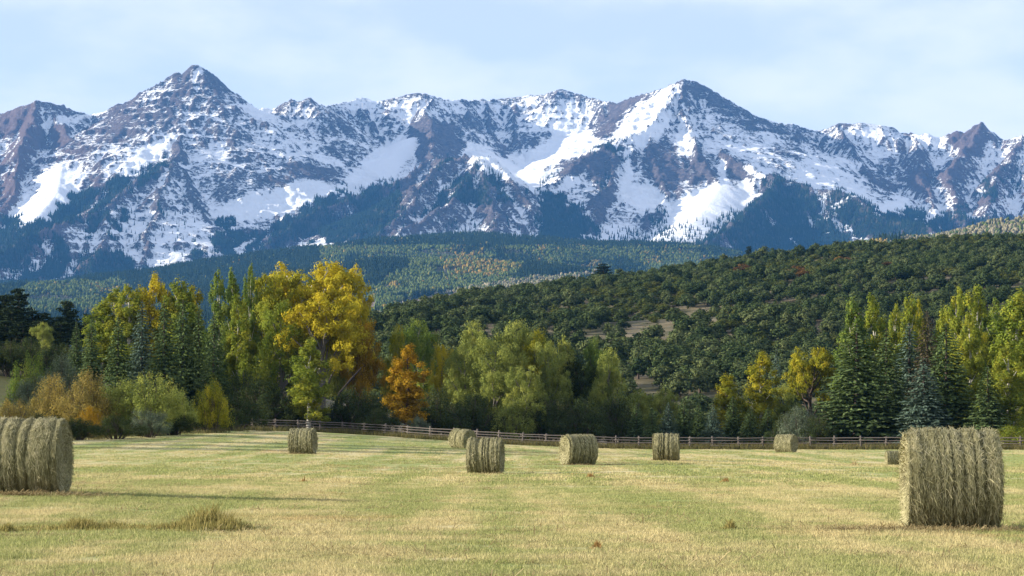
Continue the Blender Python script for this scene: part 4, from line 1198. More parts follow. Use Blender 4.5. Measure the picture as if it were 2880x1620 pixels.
 ('spruce', 0, 'spruce', 'brown', 2160, 1140, 70, 262, 'ninth small spruce, left of the blue green shrub'),
 ('shrub', 2, 'dark', 'brown', 2205, 1165, 90, 258, 'dark bush left of the blue green shrub'),
 ('aspen', 0, 'yellowgreen', 'grey', 2046, 1060, 92, 276, 'smaller yellow tree left of the pale stemmed one'),
 ('aspen', 1, 'yellowgreen', 'pale', 2140, 1008, 100, 274, 'yellow tree with a pale stem showing down its middle'),
 ('cottonwood', 3, 'yellowgreen', 'brown', 2280, 975, 150, 282, 'round yellow cottonwood left of the great spruce'),
 ('cottonwood', 0, 'olive', 'brown', 2205, 1080, 84, 278, 'dull olive tree between the pale stemmed tree and the round yellow cottonwood'),
 ('spruce', 1, 'bluespruce', 'brown', 2185, 975, 66, 300, 'grey blue spruce behind the yellow trees'),
 ('shrub', 1, 'greygreen', 'brown', 2252, 1118, 118, 256, 'blue green rounded shrub behind the smooth bale'),
 ('shrub', 0, 'dark', 'brown', 2300, 1148, 84, 254, 'dark rounded shrub in front of the blue green shrub'),
 # great spruces and aspens on the right
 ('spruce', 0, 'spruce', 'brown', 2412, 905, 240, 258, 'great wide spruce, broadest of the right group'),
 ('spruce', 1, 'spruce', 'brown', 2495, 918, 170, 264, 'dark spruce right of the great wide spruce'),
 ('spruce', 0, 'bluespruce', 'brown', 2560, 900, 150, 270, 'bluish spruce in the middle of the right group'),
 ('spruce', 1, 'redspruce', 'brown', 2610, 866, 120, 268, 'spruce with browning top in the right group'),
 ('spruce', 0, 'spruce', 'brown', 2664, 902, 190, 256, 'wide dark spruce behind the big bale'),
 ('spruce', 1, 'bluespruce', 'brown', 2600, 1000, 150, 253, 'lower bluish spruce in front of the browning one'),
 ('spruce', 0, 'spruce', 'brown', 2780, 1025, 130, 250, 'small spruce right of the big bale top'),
 ('aspen', 0, 'green', 'pale', 2402, 858, 116, 278, 'green aspen rising behind the great wide spruce'),
 ('aspen', 1, 'lime', 'pale', 2460, 862, 104, 280, 'light green aspen right behind the great wide spruce'),
 ('aspen', 2, 'lime', 'pale', 2520, 876, 66, 284, 'small light green aspen between the great spruce and the bluish one'),
 ('aspen', 0, 'lime', 'pale', 2563, 850, 88, 282, 'light green aspen behind the bluish spruce'),
 ('aspen', 1, 'yellowgreen', 'pale', 2590, 872, 54, 285, 'thin yellow aspen beside the browning spruce'),
 ('aspen', 2, 'lime', 'pale', 2692, 832, 96, 276, 'light green aspen with the highest top of the right group'),
 ('aspen', 0, 'lime', 'pale', 2655, 880, 72, 279, 'shorter light green aspen left of the highest one'),
 ('aspen', 1, 'lime', 'pale', 2752, 838, 110, 274, 'tall light green aspen with white stem right of the highest'),
 ('aspen', 2, 'green', 'pale', 2800, 862, 90, 278, 'green aspen behind the bright aspen at the picture edge'),
 ('aspen', 0, 'lime', 'pale', 2862, 834, 170, 262, 'bright light green aspen, largest at the right picture edge'),
 ('aspen', 1, 'lime', 'pale', 2838, 985, 130, 252, 'lower bright aspen under the largest at the right edge'),
 ('aspen', 2, 'lime', 'pale', 2730, 900, 90, 266, 'sunlit light green aspen right of the wide dark spruce'),
 ('shrub', 1, 'lime', 'brown', 2850, 1182, 130, 233, 'bright yellow green bush behind the fence at the right edge'),
 # just outside the picture; their shade falls into it
 ('cottonwood', 0, 'yellowgreen', 'grey', -220, 800, 230, 232, 'cottonwood outside the left picture edge, farther one'),
 ('cottonwood', 0, 'olive', 'grey', -290, 740, 230, 252, 'cottonwood outside the left picture edge, farthest of those'),
 ('cottonwood', 1, 'olive', 'grey', -390, 770, 240, 240, 'cottonwood outside the left picture edge, second farthest of those'),
 ('cottonwood', 2, 'olive', 'grey', -360, 795, 230, 220, 'cottonwood outside the left picture edge, third farthest of those'),
 ('cottonwood', 2, 'olive', 'grey', -480, 710, 260, 262, 'cottonwood outside the left picture edge, very tall of those'),
 ('cottonwood', 0, 'olive', 'grey', -571, 627, 320, 156, 'cottonwood well outside the left picture edge, nearest'),
 ('cottonwood', 1, 'olive', 'grey', -695, 581, 298, 167, 'cottonwood well outside the left picture edge, second nearest'),
 ('cottonwood', 2, 'olive', 'grey', -443, 660, 280, 178, 'cottonwood well outside the left picture edge, third nearest'),
 ('aspen', 2, 'lime', 'pale', 2990, 850, 150, 258, 'aspen outside the right picture edge'),
]
for i, (sp, var, leaf, bark, px, pt, wpx, d, lab) in enumerate(TREES):
    x = at(px, HOR, d)[0]
    z = float(ground_z(np.array([x]), np.array([d]))[0])
    h = at(px, pt, d)[2] - z
    w = wpx * d / F
    plant(sp, var, leaf, bark, x, d, z - 0.05, h, w, (i * 2.399) % 6.283, lab, {'pine': 'dark pines on the left bank', 'shrub': 'shrubs along the edge of the field', 'spruce': 'spruces beyond the field', 'aspen': 'aspens and poplars beyond the field', 'cottonwood': 'cottonwoods beyond the field'}[sp])
# a fallen leaning trunk below the orange cottonwood
p0, p1 = at(955, 1105, 266), at(1016, 1035, 268)
lx, ly = at(925, 1150, 264)[0], 264.0
lz = float(ground_z(np.array([lx]), np.array([ly]))[0])
lt = link('leaning_trunk', None, None, (lx, ly, lz), 'dark leaning trunk under the dull orange cottonwood', 'tree trunk')
link('trunk', mesh_np('leaning_trunk_wood', *tube([(-.3, -.3, -.3), (p0[0] - lx, 2, p0[2] - lz), ((p0[0] + p1[0]) / 2 - lx + .05, 3, (p0[2] + p1[2]) / 2 - lz + .1), (p1[0] - lx, 4, p1[2] - lz)], [.17, .15, .12, .07]), [BARK['dark']], True), lt)

# ------------------------------------------------------------------ the wooded hillside
cell = 5.5
gx_, gy_ = np.meshgrid(np.arange(-130, 380, cell), np.arange(330, 1300, cell))
hx = (gx_ + rng.uniform(-.45, .45, gx_.shape) * cell).ravel(); hy = (gy_ + rng.uniform(-.45, .45, gy_.shape) * cell).ravel()
m_ = np.abs(hx / hy) < 0.225
hx, hy = hx[m_], hy[m_]
hz = ground_z(hx, hy)
hpx, hpy = project(hx, hy, hz)
hillh = hill_field(np.atleast_2d(hx), np.atleast_2d(hy)).ravel()
CLEAR = [[(1600, 955), (1690, 918), (1800, 898), (1960, 874), (2088, 872), (2088, 897), (1980, 926), (1850, 966), (1690, 982)], [(2085, 876), (2300, 876), (2300, 895), (2085, 900)], [(1480, 892), (1530, 888), (1530, 896), (1490, 900)], [(2420, 885), (2530, 882), (2520, 892), (2420, 893)]]
keep = (hillh > 1.0) & (rng.random(len(hx)) < np.where(fbm(hx / 40, hy / 40, 3, 63) < .36, .45, .90))
jx, jy = (fbm(hx / 25, hy / 25, 3, 64) - .5) * 50, (fbm(hx / 25, hy / 25, 3, 65) - .5) * 16
for p in CLEAR: keep &= ~(in_poly(hpx + jx, hpy + jy, p) & (rng.random(len(hx)) < .86))
hx, hy, hz, hpx, hpy = hx[keep], hy[keep], hz[keep], hpx[keep], hpy[keep]
n = len(hx)
hh = rng.uniform(3.0, 5.8, n) * np.where(rng.random(n) < .06, 1.3, 1.0)
hw = hh * rng.uniform(.85, 1.2, n)
kind = np.zeros(n, int)
oak = in_poly(hpx, hpy, [(2080, 810), (2160, 750), (2340, 725), (2420, 740), (2300, 790), (2150, 830)]) | (fbm(hx / 45, hy / 45, 2, 71) > .60)
kind[oak & (rng.random(n) < .75)] = 1
rust = in_poly(hpx, hpy, [(2320, 735), (2400, 730), (2400, 748), (2310, 750)]) | in_poly(hpx, hpy, [(2040, 775), (2090, 765), (2090, 785), (2040, 790)]) | in_poly(hpx, hpy, [(2210, 768), (2270, 760), (2260, 785), (2220, 790)]) | in_poly(hpx, hpy, [(2460, 765), (2520, 755), (2510, 775), (2470, 780)])
kind[rust & (rng.random(n) < .8)] = 2
hh = np.where(kind > 0, hh * .62, hh)
var = rng.integers(0, 4, n)
# those that show largest: above the row of trees, seen, near first
row_x = [900, 1040, 1160, 1300, 1450, 1600, 1750, 1790, 2000, 2140, 2290, 2330, 2400, 2520, 2700, 2900]
row_y = [860, 900, 930, 915, 905, 950, 985, 1090, 1060, 1010, 975, 960, 860, 855, 835, 835]
tpx, tpy = project(hx, hy, hz + hh * .7)
seen = (tpy < np.interp(tpx, row_x, row_y)) & (tpx > 900) & (tpx < 2890) & (hy < 1225)
order = np.argsort(np.where(seen, -hh * hw / hy ** 2, 1))
top = order[:300]
HM = [LEAF['hill'], LEAF['oak'], LEAF['hillrust']]
JC = {}
for q in top:
    lf = ('hill', 'oak', 'hillrust')[kind[q]]
    lab, grp = (('dark green juniper on the wooded hillside', 'junipers on the hillside'), ('bright green scrub oak on the wooded hillside', 'green scrub oaks on the hillside'), ('rusty scrub oak near the hillside crest', 'rusty scrub oaks on the hillside'))[kind[q]]
    plant('juniper', int(var[q]), lf, 'brown', hx[q], hy[q], hz[q] - .1, hh[q], hw[q], float(rng.uniform(0, 6.28)), lab, grp)
rest = np.setdiff1d(np.arange(n), top)
JT = []
for kk in range(3):
    for v in range(4):
        me = KIT['juniper'][v][0].copy()
        me.materials.clear(); me.materials.append(HM[kk])
        JT.append(me)
sw = hw[rest] / KITW['juniper']
scatter('hillside_woods', np.stack([hx, hy, hz - .1], -1)[rest], rng.uniform(0, 6.28, len(rest)), np.stack([sw, sw, hh[rest] / 10], -1), kind[rest] * 4 + var[rest], JT,
        label='dense dark green juniper woods covering the hillside', cat='woods')
for i, (px, pt, wpx, d, lab) in enumerate([(1697, 742, 66, 1085, 'big dark pine standing above the hillside crest'), (2109, 692, 26, 1190, 'slim lone pine on the hillside crest right of the middle'), (2654, 658, 46, 1205, 'dark pine on the crest toward the right'),
                                           (1910, 742, 22, 1148, 'small pointed pine on the crest between the two lone pines'), (1828, 918, 74, 700, 'dark pine at the foot of the hillside below the clearing'), (1270, 850, 40, 930, 'thin reddish stemmed pine low on the left of the crest')]):
    x = at(px, HOR, d)[0]
    z = float(ground_z(np.array([x]), np.array([d]))[0])
    plant('pine', i, 'pine' if i < 4 else 'spruce', 'brown', x, d, z - .1, at(px, pt, d)[2] - z, wpx * d / F, i * 1.3, lab, 'lone pines on the hillside')
# ------------------------------------------------------------------ hay bales
def mat_hay(name, dark=1.0):
    k = NT(name)
    t = k.attr('tone')
    n = k.noise(14.0, 6, 0.7)
    f = k.math('ADD', k.math('MULTIPLY', t, 0.7), k.math('MULTIPLY', k.math('SUBTRACT', n, 0.35), 0.9))
    rp = k.n('ValToRGB')
    k.t.links.new(f, rp.inputs[0])
    e = rp.color_ramp.elements
    e[0].position, e[0].color = 0.0, (.105 * dark, .082 * dark, .034 * dark, 1)
    e[1].position, e[1].color = 1.0, (.56 * dark, .495 * dark, .31 * dark, 1)
    for p, c in ((.3, (.200, .188, .088)), (.6, (.345, .318, .165))):
        q = e.new(p); q.color = (*[x * dark for x in c], 1)
    b = k.n('BsdfPrincipled', None, Base_Color=rp.outputs[0], Roughness=0.8)
    b.inputs['Specular IOR Level'].default_value = 0.15
    return k.finish(b.outputs[0])
M_HAY = mat_hay('packed hay', 0.62)
M_STRAND = mat_hay('loose hay strands', 0.95)

def bale_radius(u, v, L, R, nb, seed, depth):
    """u angle, v along the axis: ribs of rolled hay with grooves pressed between them"""
    wob = 0.22 * (fbm(np.cos(u) * 1.5 + 7, np.sin(u) * 1.5 + 3 + v * 1.1, 3, seed) - .5) * L / nb * 2.4
    s = (v + wob) / L + .5
    ph = s * nb + 0.42 * np.sin(s * 7.3 + seed) + 0.26 * np.sin(s * 17 + 2 * seed)
    rib = np.abs(np.sin(np.pi * ph)) ** 0.62
    nz = fbm(np.cos(u) * 4 + 11, np.sin(u) * 4 + v * 5, 4, seed + 5) - .5
    nf = fbm(u * 14, v * 22, 3, seed + 9) - .5
    edge = sstep(0.0, .07, np.minimum(s, 1 - s))
    gk = np.round(ph)
    depth = depth * (0.35 + 1.15 * _hash(gk, gk * 0, seed))
    return R * (1 + 0.03 * np.sin(u * 2 + seed) + 0.06 * nz + 0.03 * nf) - depth * (1 - rib) - 0.03 * (1 - edge)

def hay_bale(px, d, R, L, nb, yaw, seed, nst, label, depth=0.07, tilt=0.0, frizz=1.0, slump=0.94, res=1.0):
    r = np.random.default_rng(seed)
    x = at(px, HOR, d)[0]
    z = float(ground_z(np.array([x]), np.array([d]))[0])
    root = link('hay_bale', None, None, (x, d, z - 0.03), label, 'hay bale', 'round hay bales on the field')
    root.rotation_euler = (0, tilt, yaw)
    zc = R * slump
    nu, nv = int(150 * res), int(110 * res)
    U, Vv = np.meshgrid(np.linspace(0, 2 * np.pi, nu, endpoint=False), np.linspace(-L / 2, L / 2, nv))
    Rr = bale_radius(U, Vv, L, R, nb, seed, depth)
    X = Vv + 0.03 * (fbm(np.cos(U) * 3 + 5, np.sin(U) * 3 + 5, 3, seed) - .5) * (np.abs(Vv) / (L / 2)) ** 6 * 3
    Y, Z = Rr * np.cos(U), Rr * np.sin(U) + zc
    Z = np.where(Z < 0.04, 0.04 + (Z - 0.04) * .15, Z)
    V = [np.stack([X, Y, Z], -1).reshape(-1, 3)]
    ii = np.arange(nu * nv).reshape(nv, nu)
    Q = [np.stack([ii[:-1], ii[1:], np.roll(ii[1:], -1, 1), np.roll(ii[:-1], -1, 1)], -1).reshape(-1, 4)]
    off = nu * nv
    ring_t = np.linspace(0.97, 0.03, 26)
    for side, row in ((-1, 0), (1, nv - 1)):
        prev = ii[row]
        for j, t in enumerate(ring_t):
            th = U[0]
            rel = 0.022 * np.sin(t * 42 + th * 1.0) + 0.05 * (fbm(np.cos(th) * t * 5 + 9, np.sin(th) * t * 5 + 4, 4, seed + side) - .5) - 0.035 * (1 - t) + 0.02
            yy, zz = Y[row] * t, (Z[row] - zc) * t + zc
            V.append(np.stack([X[row] + side * rel * min(1, (1 - t) * 12), yy, zz], -1))
            cur = np.arange(nu) + off
            off += nu
            q = np.stack([prev, np.roll(prev, -1), np.roll(cur, -1), cur], -1)
            Q.append(q if side > 0 else q[:, ::-1])
            prev = cur
        V.append(np.array([[X[row].mean(), 0, zc]])); c = off; off += 1
        Q.append(np.stack([prev, np.roll(prev, -1), np.full(nu, c), np.full(nu, c)], -1)[:, :3])
    V = np.concatenate(V)
    tone = np.clip(0.45 + 1.1 * (fbm(V[:, 0] * 5 + 30, np.arctan2(V[:, 2] - zc, V[:, 1]) * 2.5 + 9, 4, seed) - .5), 0, 1)
    link('rolled_hay', mesh_np('rolled_hay', V, [np.concatenate([q for q in Q if q.shape[1] == 4]), np.concatenate([q for q in Q if q.shape[1] == 3])], [M_HAY], True,
         {'tone': ('POINT', 'FLOAT', tone.astype(np.float32))}), root)
    # loose stalks lying on and hanging from the surface
    n = nst
    u, v = r.uniform(0, 2 * np.pi, n), r.uniform(-L / 2, L / 2, n)
    k_end = r.random(n) < .18
    v = np.where(k_end, np.sign(v) * (L / 2 - r.uniform(-.03, .10, n)), v)
    rr = bale_radius(u, v, L, R, nb, seed, depth)
    P = np.stack([v, rr * np.cos(u), rr * np.sin(u) + zc], -1)
    Nn = np.stack([np.zeros(n), np.cos(u), np.sin(u)], -1)
    Tt = np.stack([np.zeros(n), -np.sin(u), np.cos(u)], -1)
    Ax = np.stack([np.ones(n), np.zeros(n), np.zeros(n)], -1)
    # stalks on the two ends
    m = int(n * .35)
    th, tr = r.uniform(0, 2 * np.pi, m), np.sqrt(r.uniform(.02, 1, m))
    sd = np.sign(r.uniform(-1, 1, m))
    P2 = np.stack([sd * (L / 2 + .015), tr * R * .96 * np.cos(th), tr * R * .96 * np.sin(th) + zc], -1)
    N2 = np.stack([sd, np.zeros(m), np.zeros(m)], -1)
    T2 = np.stack([np.zeros(m), -np.sin(th), np.cos(th)], -1)
    A2 = np.stack([np.zeros(m), np.cos(th), np.sin(th)], -1)
    P, Nn, Tt, Ax = (np.concatenate(q) for q in ((P, P2), (Nn, N2), (Tt, T2), (Ax, A2)))
    n = len(P)
    yawr = np.where(r.random(n) < .3, r.uniform(-1.57, 1.57, n), r.normal(0, .4, n))
    D = Tt * np.cos(yawr)[:, None] + Ax * np.sin(yawr)[:, None]
    D = D + Nn * r.normal(.10, .22 * frizz, n)[:, None]
    D[:, 2] -= r.uniform(0, .35, n)
    D /= np.linalg.norm(D, axis=1, keepdims=True)
    ln = r.uniform(.04, .15, n) * (1 + .5 * frizz * (r.random(n) < .15))
    wd = r.uniform(.0022, .0050, n) * max(1.0, d / 55)
    B = np.cross(D, Nn); B /= np.linalg.norm(B, axis=1, keepdims=True) + 1e-9
    P = P + Nn * r.uniform(0.0, .03, n)[:, None]
    a, b, c = P - D * ln[:, None] * .5, P + Nn * (ln * .06)[:, None], P + D * ln[:, None] * .5 + Nn * (ln * r.normal(.05, .15, n) * frizz)[:, None]
    c[:, 2] -= ln * .12
    W = B * wd[:, None]
    SV = np.stack([a - W * .6, a + W * .6, b - W, b + W, c - W * .4, c + W * .4], 1).reshape(-1, 3)
    SV[:, 2] = np.maximum(SV[:, 2], .035)
    o6 = np.arange(n)[:, None] * 6
    SQ = np.concatenate([o6 + np.array([0, 1, 3, 2]), o6 + np.array([2, 3, 5, 4])])
    rr_n = np.concatenate([rr, np.full(m, R)])
    st = r.normal(.50, .25, n) + 3.2 * np.clip(rr_n - R * .97, -.11, .03) + .5 * (fbm(P[:, 0] * 4, np.arctan2(P[:, 2] - zc, P[:, 1]) * 2, 3, seed + 2) - .5)  # stalks down in the grooves are coloured darker, standing in for groove shade
    st = np.clip(st, 0, 1.1).astype(np.float32)
    link('loose_strands', mesh_np('loose_strands', SV, SQ, [M_STRAND], False, {'tone': ('FACE', 'FLOAT', np.concatenate([st, st]))}), root, kind='stuff')
    return root

hay_bale(2672, 37.6, .775, 1.28, 8, math.radians(-3), 3, 16000, 'nearest large shaggy bale at the right, facing us side on', .07, 0, 1.35)
hay_bale(60, 51, .775, 1.72, 7, math.radians(-4), 4, 13000, 'large bale cut off by the left picture edge', .065, 0, 1.0)
hay_bale(852, 146, .76, 1.38, 7, math.radians(-9), 5, 2600, 'ribbed bale standing alone left of the middle', .10, 0, .9, .94, .7)
hay_bale(1299, 188, .75, 1.45, 6, math.radians(-42), 6, 2200, 'farther bale turned so its round dark end shows', .07, math.radians(4), .8, .94, .7)
hay_bale(1365, 102, .765, 1.30, 7, math.radians(-8), 8, 4200, 'bale overlapping the farther turned bale in the middle', .11, 0, 1.3, .94, .85)
hay_bale(1626, 121, .765, 1.38, 7, math.radians(21), 9, 3800, 'bale with its sunlit straw coloured left end showing', .10, 0, 1.0, .94, .85)
hay_bale(1873, 137, .765, 1.34, 6, math.radians(-6), 10, 3000, 'deeply ribbed bale right of the one with the lit end', .13, 0, .9, .94, .7)
hay_bale(2210, 205, .76, 1.46, 11, math.radians(-30), 12, 1800, 'smooth far bale close to the fence', .03, 0, .6, .94, .7)
hay_bale(2522, 140, .46, 1.15, 9, math.radians(4), 13, 1500, 'small low bale half hidden behind the nearest bale', .035, 0, .8, .94, .6)

# ------------------------------------------------------------------ split rail fence
M_WOOD = matte('weathered fence wood', (0.115, 0.098, 0.083), 0.9, 0.5, 2.0)
def log_mesh(name, r0, r1, seed):
    r = random.Random(seed)
    sides, rings = 7, 4
    V = []
    for i in range(rings + 1):
        t = i / rings
        for s in range(sides):
            q = (r0 + (r1 - r0) * t) * r.uniform(.85, 1.15)
            V.append((t, q * math.cos(6.2832 * s / sides), q * math.sin(6.2832 * s / sides)))
    Q = [(i * sides + s, i * sides + (s + 1) % sides, (i + 1) * sides + (s + 1) % sides, (i + 1) * sides + s) for i in range(rings) for s in range(sides)]
    V += [(0, 0, 0), (1, 0, 0)]
    T = [((s + 1) % sides, s, len(V) - 2) for s in range(sides)] + [(rings * sides + s, rings * sides + (s + 1) % sides, len(V) - 1) for s in range(sides)]
    return mesh_np(name, V, [np.array(Q), np.array(T)], [M_WOOD], False)
RAILS = [log_mesh('rail_log_%d' % i, .052, .042, i) for i in range(3)]
POSTS = [log_mesh('post_log_%d' % i, .095, .085, 20 + i) for i in range(3)]
fr = random.Random(5)
px_ = -31.0
pts = []
while px_ < 56:
    y = float(fence_y(px_))
    pts.append((px_, y, float(ground_z(np.array([px_]), np.array([y]))[0])))
    px_ += 2.25 + fr.uniform(-.15, .15)
fence = link('rail_fence', None, None, pts[len(pts) // 2], 'long weathered split rail fence along the back of the field', 'fence')
f0 = Vector(pts[len(pts) // 2])
def place_log(me, a, b, nm):
    a, b = Vector(a) - f0, Vector(b) - f0
    o = link(nm, me, fence)
    dv = b - a
    o.location = a
    o.rotation_euler = dv.to_track_quat('X', 'Z').to_euler()
    o.scale = (dv.length, 1, 1)
for i, p in enumerate(pts):
    tl = fr.uniform(-.12, .12)
    place_log(POSTS[i % 3], (p[0], p[1], p[2] - .25), (p[0] + tl, p[1] + fr.uniform(-.03, .03), p[2] + fr.uniform(1.16, 1.32)), 'post')
    if i + 1 < len(pts):
        q = pts[i + 1]
        for j, hgt in enumerate((.30, .56, .82, 1.06)):
            off = .09 if (i + j) % 2 else -.09
            place_log(RAILS[fr.randrange(3)], (p[0] - .2, p[1] + off, p[2] + hgt + fr.uniform(-.04, .04)), (q[0] + .2, q[1] + off, q[2] + hgt + fr.uniform(-.04, .04)), 'rail')

# ------------------------------------------------------------------ grass
def tuft_mesh(name, n, h, spread, wid, seed, mat, bend=.5):
    r = np.random.default_rng(seed)
    a, q = r.uniform(0, 6.28, n), spread * np.sqrt(r.random(n))
    bx, by = q * np.cos(a), q * np.sin(a)
    hh = h * r.uniform(.5, 1.15, n)
    la, lm = r.uniform(0, 6.28, n), hh * bend * r.uniform(.1, 1.0, n)
    tx, ty = bx + lm * np.cos(la), by + lm * np.sin(la)
    wa = r.uniform(0, 6.28, n)
    wx_, wy_ = wid * np.cos(wa), wid * np.sin(wa)
    zb = np.full(n, -.01)
    mx, my, mz = bx + .35 * (tx - bx), by + .35 * (ty - by), hh * .6
    V = np.stack([np.stack([bx - wx_, by - wy_, zb], -1), np.stack([bx + wx_, by + wy_, zb], -1), np.stack([mx + wx_ * .8, my + wy_ * .8, mz], -1), np.stack([mx - wx_ * .8, my - wy_ * .8, mz], -1), np.stack([tx, ty, hh * .97], -1)], 1).reshape(-1, 3)
    o = np.arange(n)[:, None] * 5
    return mesh_np(name, V, [o + np.array([0, 1, 2, 3]), o + np.array([3, 2, 4])], [mat], False, {'tone': ('FACE', 'FLOAT', np.tile(r.random(n).astype(np.float32), 2))})

def mat_grass():
    k = NT('stubble grass')
    c, _, _ = field_colour(k, k.n('ObjectInfo').outputs['Location'])
    c = k.mix(k.attr('tone'), k.mix(0.15, c, (0.09, 0.10, 0.03)), k.mix(0.40, c, (0.66, 0.57, 0.32)))
    d = k.n('BsdfDiffuse', None, Color=c)
    t = k.n('BsdfTranslucent', None, Color=c)
    m = k.n('MixShader', None, i0=0.3)
    k.t.links.new(d.outputs[0], m.inputs[1]); k.t.links.new(t.outputs[0], m.inputs[2])
    return k.finish(m.outputs[0])
def mat_tall(name, a, b):
    k = NT(name)
    c = k.mix(k.attr('tone'), a, b)
    d = k.n('BsdfDiffuse', None, Color=c)
    t = k.n('BsdfTranslucent', None, Color=c)
    m = k.n('MixShader', None, i0=0.35)
    k.t.links.new(d.outputs[0], m.inputs[1]); k.t.links.new(t.outputs[0], m.inputs[2])
    return k.finish(m.outputs[0])
MG = mat_grass()
TUFTS = [tuft_mesh('stubble_%d' % i, 16, h, .13, .004, 80 + i, MG, b) for i, (h, b) in enumerate(((.035, .7), (.05, .9), (.08, .8)))]
TUFTS += [tuft_mesh('stubble_far_%d' % i, 14, h, .30, .012, 90 + i, MG, .8) for i, h in enumerate((.05, .08))]
Ng = 180000
gd = 20 * (75 / 20.) ** rng.random(Ng)
gx2 = rng.uniform(-.26, .26, Ng) * gd
ok = fbm(gx2 / .8, gd / .8, 3, 300) > rng.uniform(.2, .5, Ng)
gx2, gd = gx2[ok], gd[ok]
gi_ = np.where(rng.random(len(gx2)) < .55, 0, np.where(rng.random(len(gx2)) < .75, 1, 2))
Nf = 60000
fd = 70 * (238 / 70.) ** rng.random(Nf)
fx2 = rng.uniform(-.25, .25, Nf) * fd
ok = (fbm(fx2 / 2.5, fd / 2.5, 3, 310) > rng.uniform(.3, .6, Nf)) & (fd < fence_y(fx2))
fx2, fd = fx2[ok], fd[ok]
ax, ad = np.concatenate([gx2, fx2]), np.concatenate([gd, fd])
ai = np.concatenate([gi_, 3 + rng.integers(0, 2, len(fx2))])
az = ground_z(ax, ad)
sc_ = rng.uniform(.55, 1.1, len(ax))
scatter('stubble_grass', np.stack([ax, ad, az], -1), rng.uniform(0, 6.28, len(ax)), np.stack([sc_, sc_, sc_ * rng.uniform(.7, 1.3, len(ax))], -1), ai, TUFTS, label='short mown stubble grass over the whole field', cat='grass')

# rough grass along the fence and under the trees
MR = mat_tall('rough verge grass', (0.060, 0.072, 0.024), (0.20, 0.165, 0.070))
RT = [tuft_mesh('verge_%d' % i, 22, h, .4, .014, 120 + i, MR, .6) for i, h in enumerate((.35, .55))]
Nv = 9000
vx = rng.uniform(-62, 58, Nv)
vd = fence_y(vx) + rng.normal(.9, 1.3, Nv)
sl = vx < -18
vd = np.where(sl & (rng.random(Nv) < .7), rng.uniform(165, 262, Nv), vd)
edge = np.interp(vd, [160, 185, 205, 235, 262], [-38, -30, -27, -24, -20])
okv = ~(sl & (vd < fence_y(vx) - 4) & (vx > edge))
vx, vd = vx[okv], vd[okv]
vs = rng.uniform(.6, 1.3, len(vx))
scatter('verge_grass', np.stack([vx, vd, ground_z(vx, vd)], -1), rng.uniform(0, 6.28, len(vx)), np.stack([vs, vs, vs], -1), rng.integers(0, 2, len(vx)), RT, label='rough uncut grass along the fence and under the shrubs', cat='grass')

# scraps of hay left on the ground
ML = mat_tall('hay scraps', (0.20, 0.145, 0.065), (0.52, 0.42, 0.22))
def scrap_mesh(name, n, sx, sy, seed):
    r = np.random.default_rng(seed)
    P = np.stack([r.normal(0, sx, n), r.normal(0, sy, n), np.abs(r.normal(0, .02, n)) + .01], -1)
    a = r.uniform(0, 6.28, n)
    D = np.stack([np.cos(a), np.sin(a), r.normal(0, .25, n)], -1) * r.uniform(.05, .16, n)[:, None]
    W = np.stack([-np.sin(a), np.cos(a), np.zeros(n)], -1) * .006
    V = np.stack([P - D - W, P - D + W, P + D + W, P + D - W], 1).reshape(-1, 3)
    return mesh_np(name, V, np.arange(4 * n).reshape(n, 4), [ML], False, {'tone': ('FACE', 'FLOAT', r.random(n).astype(np.float32))})
SCR = [scrap_mesh('scrap_%d' % i, 60, .35, .12, 140 + i) for i in range(2)] + [scrap_mesh('scrap_wide', 90, .9, .22, 150)]
sx_, sy_, ssc = [], [], []
for px, d, n, ex, ey in ((2672, 36.9, 90, .70, .22), (60, 50.1, 40, .9, .25), (1365, 101, 14, 1.0, .5), (1626, 120, 22, 1.6, .8), (1873, 136, 14, 1.2, .7), (852, 145, 12, 1.1, .6), (2400, 122, 10, .3, .2), (1240, 112, 40, 3.0, 1.2), (1700, 124, 40, 4.0, 1.3)):
    cx = at(px, HOR, d)[0]
    sx_ += list(rng.normal(cx, ex, n)); sy_ += list(rng.normal(d, ey, n)); ssc += list(rng.uniform(.5, 1.1, n))
nr = 420
rd = 24 * (200 / 24.) ** rng.random(nr); sx_ += list(rng.uniform(-.21, .21, nr) * rd); sy_ += list(rd); ssc += list(rng.uniform(.4, 1.2, nr))
sx_, sy_, ssc = np.array(sx_), np.array(sy_), np.array(ssc)
scatter('hay_scraps', np.stack([sx_, sy_, ground_z(sx_, sy_)], -1), rng.uniform(-.5, .5, len(sx_)), np.stack([ssc] * 3, -1), rng.integers(0, 3, len(sx_)), SCR, label='thin scraps of cut hay left lying on the field', cat='hay scraps')

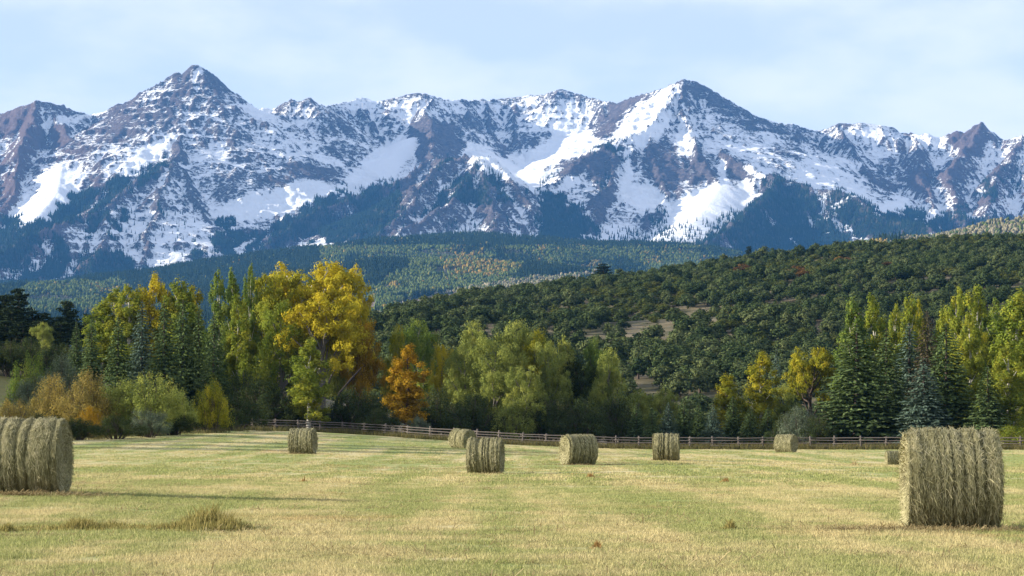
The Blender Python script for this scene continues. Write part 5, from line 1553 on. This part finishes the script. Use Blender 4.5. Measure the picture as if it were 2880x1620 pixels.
# taller tufts that the mower missed
M_T1 = mat_tall('uncut olive grass', (0.15, 0.145, 0.042), (0.42, 0.345, 0.13))
M_T2 = mat_tall('uncut tawny grass', (0.22, 0.135, 0.045), (0.46, 0.30, 0.12))
def grass_clump(px, py, wpx, h, n, mat, seed, label, tail=0.0):
    d = EYE * F / (py - HOR)
    x = at(px, HOR, d)[0]
    z = float(ground_z(np.array([x]), np.array([d]))[0])
    d = (EYE - z) * F / (py - HOR)
    x = at(px, HOR, d)[0]
    z = float(ground_z(np.array([x]), np.array([d]))[0])
    r = np.random.default_rng(seed)
    W = wpx * d / F / 2
    bx = r.normal(0, .42, n) * W
    if tail:
        bx = np.where(r.random(n) < .55, -np.abs(r.normal(0, 1, n)) * W * tail, bx * .55)
    by = r.normal(0, .45, n) * min(W, .9)
    hh = h * (0.30 + .75 * np.exp(-(bx / (.36 * W)) ** 2)) * r.uniform(.3, 1.15, n) * np.clip(-.3 + 2.6 * fbm(bx * 2.3 + seed, by * 2.3, 2, seed), .15, 1.7)
    la, lm = r.uniform(0, 6.28, n), hh * r.uniform(.1, .55, n)
    tx, ty = bx + lm * np.cos(la), by + lm * np.sin(la)
    wa, wid = r.uniform(0, 6.28, n), .0065 * max(1, d / 38)
    wx_, wy_ = wid * np.cos(wa), wid * np.sin(wa)
    gz = ground_z(bx + x, by + d) - z
    mx, my = bx + .35 * (tx - bx), by + .35 * (ty - by)
    V = np.stack([np.stack([bx - wx_, by - wy_, gz - .02], -1), np.stack([bx + wx_, by + wy_, gz - .02], -1), np.stack([mx + wx_ * .8, my + wy_ * .8, gz + hh * .6], -1), np.stack([mx - wx_ * .8, my - wy_ * .8, gz + hh * .6], -1), np.stack([tx, ty, gz + hh * .97], -1)], 1).reshape(-1, 3)
    o = np.arange(n)[:, None] * 5
    tone = np.clip(r.normal(.45, .3, n), 0, 1).astype(np.float32)
    link('grass_clump', mesh_np('grass_clump', V, [o + np.array([0, 1, 2, 3]), o + np.array([3, 2, 4])], [mat], False, {'tone': ('FACE', 'FLOAT', np.tile(tone, 2))}), None, (x, d, z), label, 'grass clump', 'uncut grass clumps on the field')
grass_clump(590, 1490, 440, .24, 4600, M_T1, 201, 'large ragged olive grass clump in the left foreground', .9)
grass_clump(240, 1490, 620, .12, 6500, M_T1, 209, 'low strip of uncut grass running left from the large clump')
grass_clump(20, 1497, 90, .12, 700, M_T1, 202, 'low green grass tuft at the left edge of the foreground')
grass_clump(855, 1358, 50, .20, 420, M_T2, 203, 'small tawny grass tuft right of the middle of the bale shadow')
grass_clump(1660, 1342, 40, .16, 260, M_T2, 204, 'small orange grass tuft below the bale with the lit end')
grass_clump(2040, 1357, 46, .11, 260, M_T2, 205, 'low tawny tuft in the open field below the ribbed bale')
grass_clump(2403, 1308, 44, .14, 300, mat_tall('pale heap hay', (0.34, 0.27, 0.13), (0.56, 0.46, 0.25)), 206, 'pale heap of hay left of the small low bale')
grass_clump(2052, 1490, 60, .10, 420, M_T1, 207, 'low yellow green tuft in the middle foreground')
grass_clump(1680, 1545, 60, .07, 300, M_T2, 208, 'flat dry tuft near the lower picture edge')
# ------------------------------------------------------------------ the air
def haze():
    x0, x1, y0, y1, z0, z1 = -3100, 3100, -120, 12200, -8, 1780
    V = [(x, y, z) for z in (z0, z1) for y in (y0, y1) for x in (x0, x1)]
    q = [(0, 2, 3, 1), (4, 5, 7, 6), (0, 1, 5, 4), (2, 6, 7, 3), (0, 4, 6, 2), (1, 3, 7, 5)]
    k = NT('pale blue air')
    v = k.n('VolumePrincipled', None, Density=HAZE)
    v.inputs['Color'].default_value = (0.13, 0.44, 1.0, 1)
    k.t.links.new(v.outputs[0], k.out.inputs[1])
    link('haze', mesh_np('haze', V, np.array(q), [k.m]), kind='stuff', label='pale blue haze filling the valley air')
HAZE = 2.45e-5
haze()
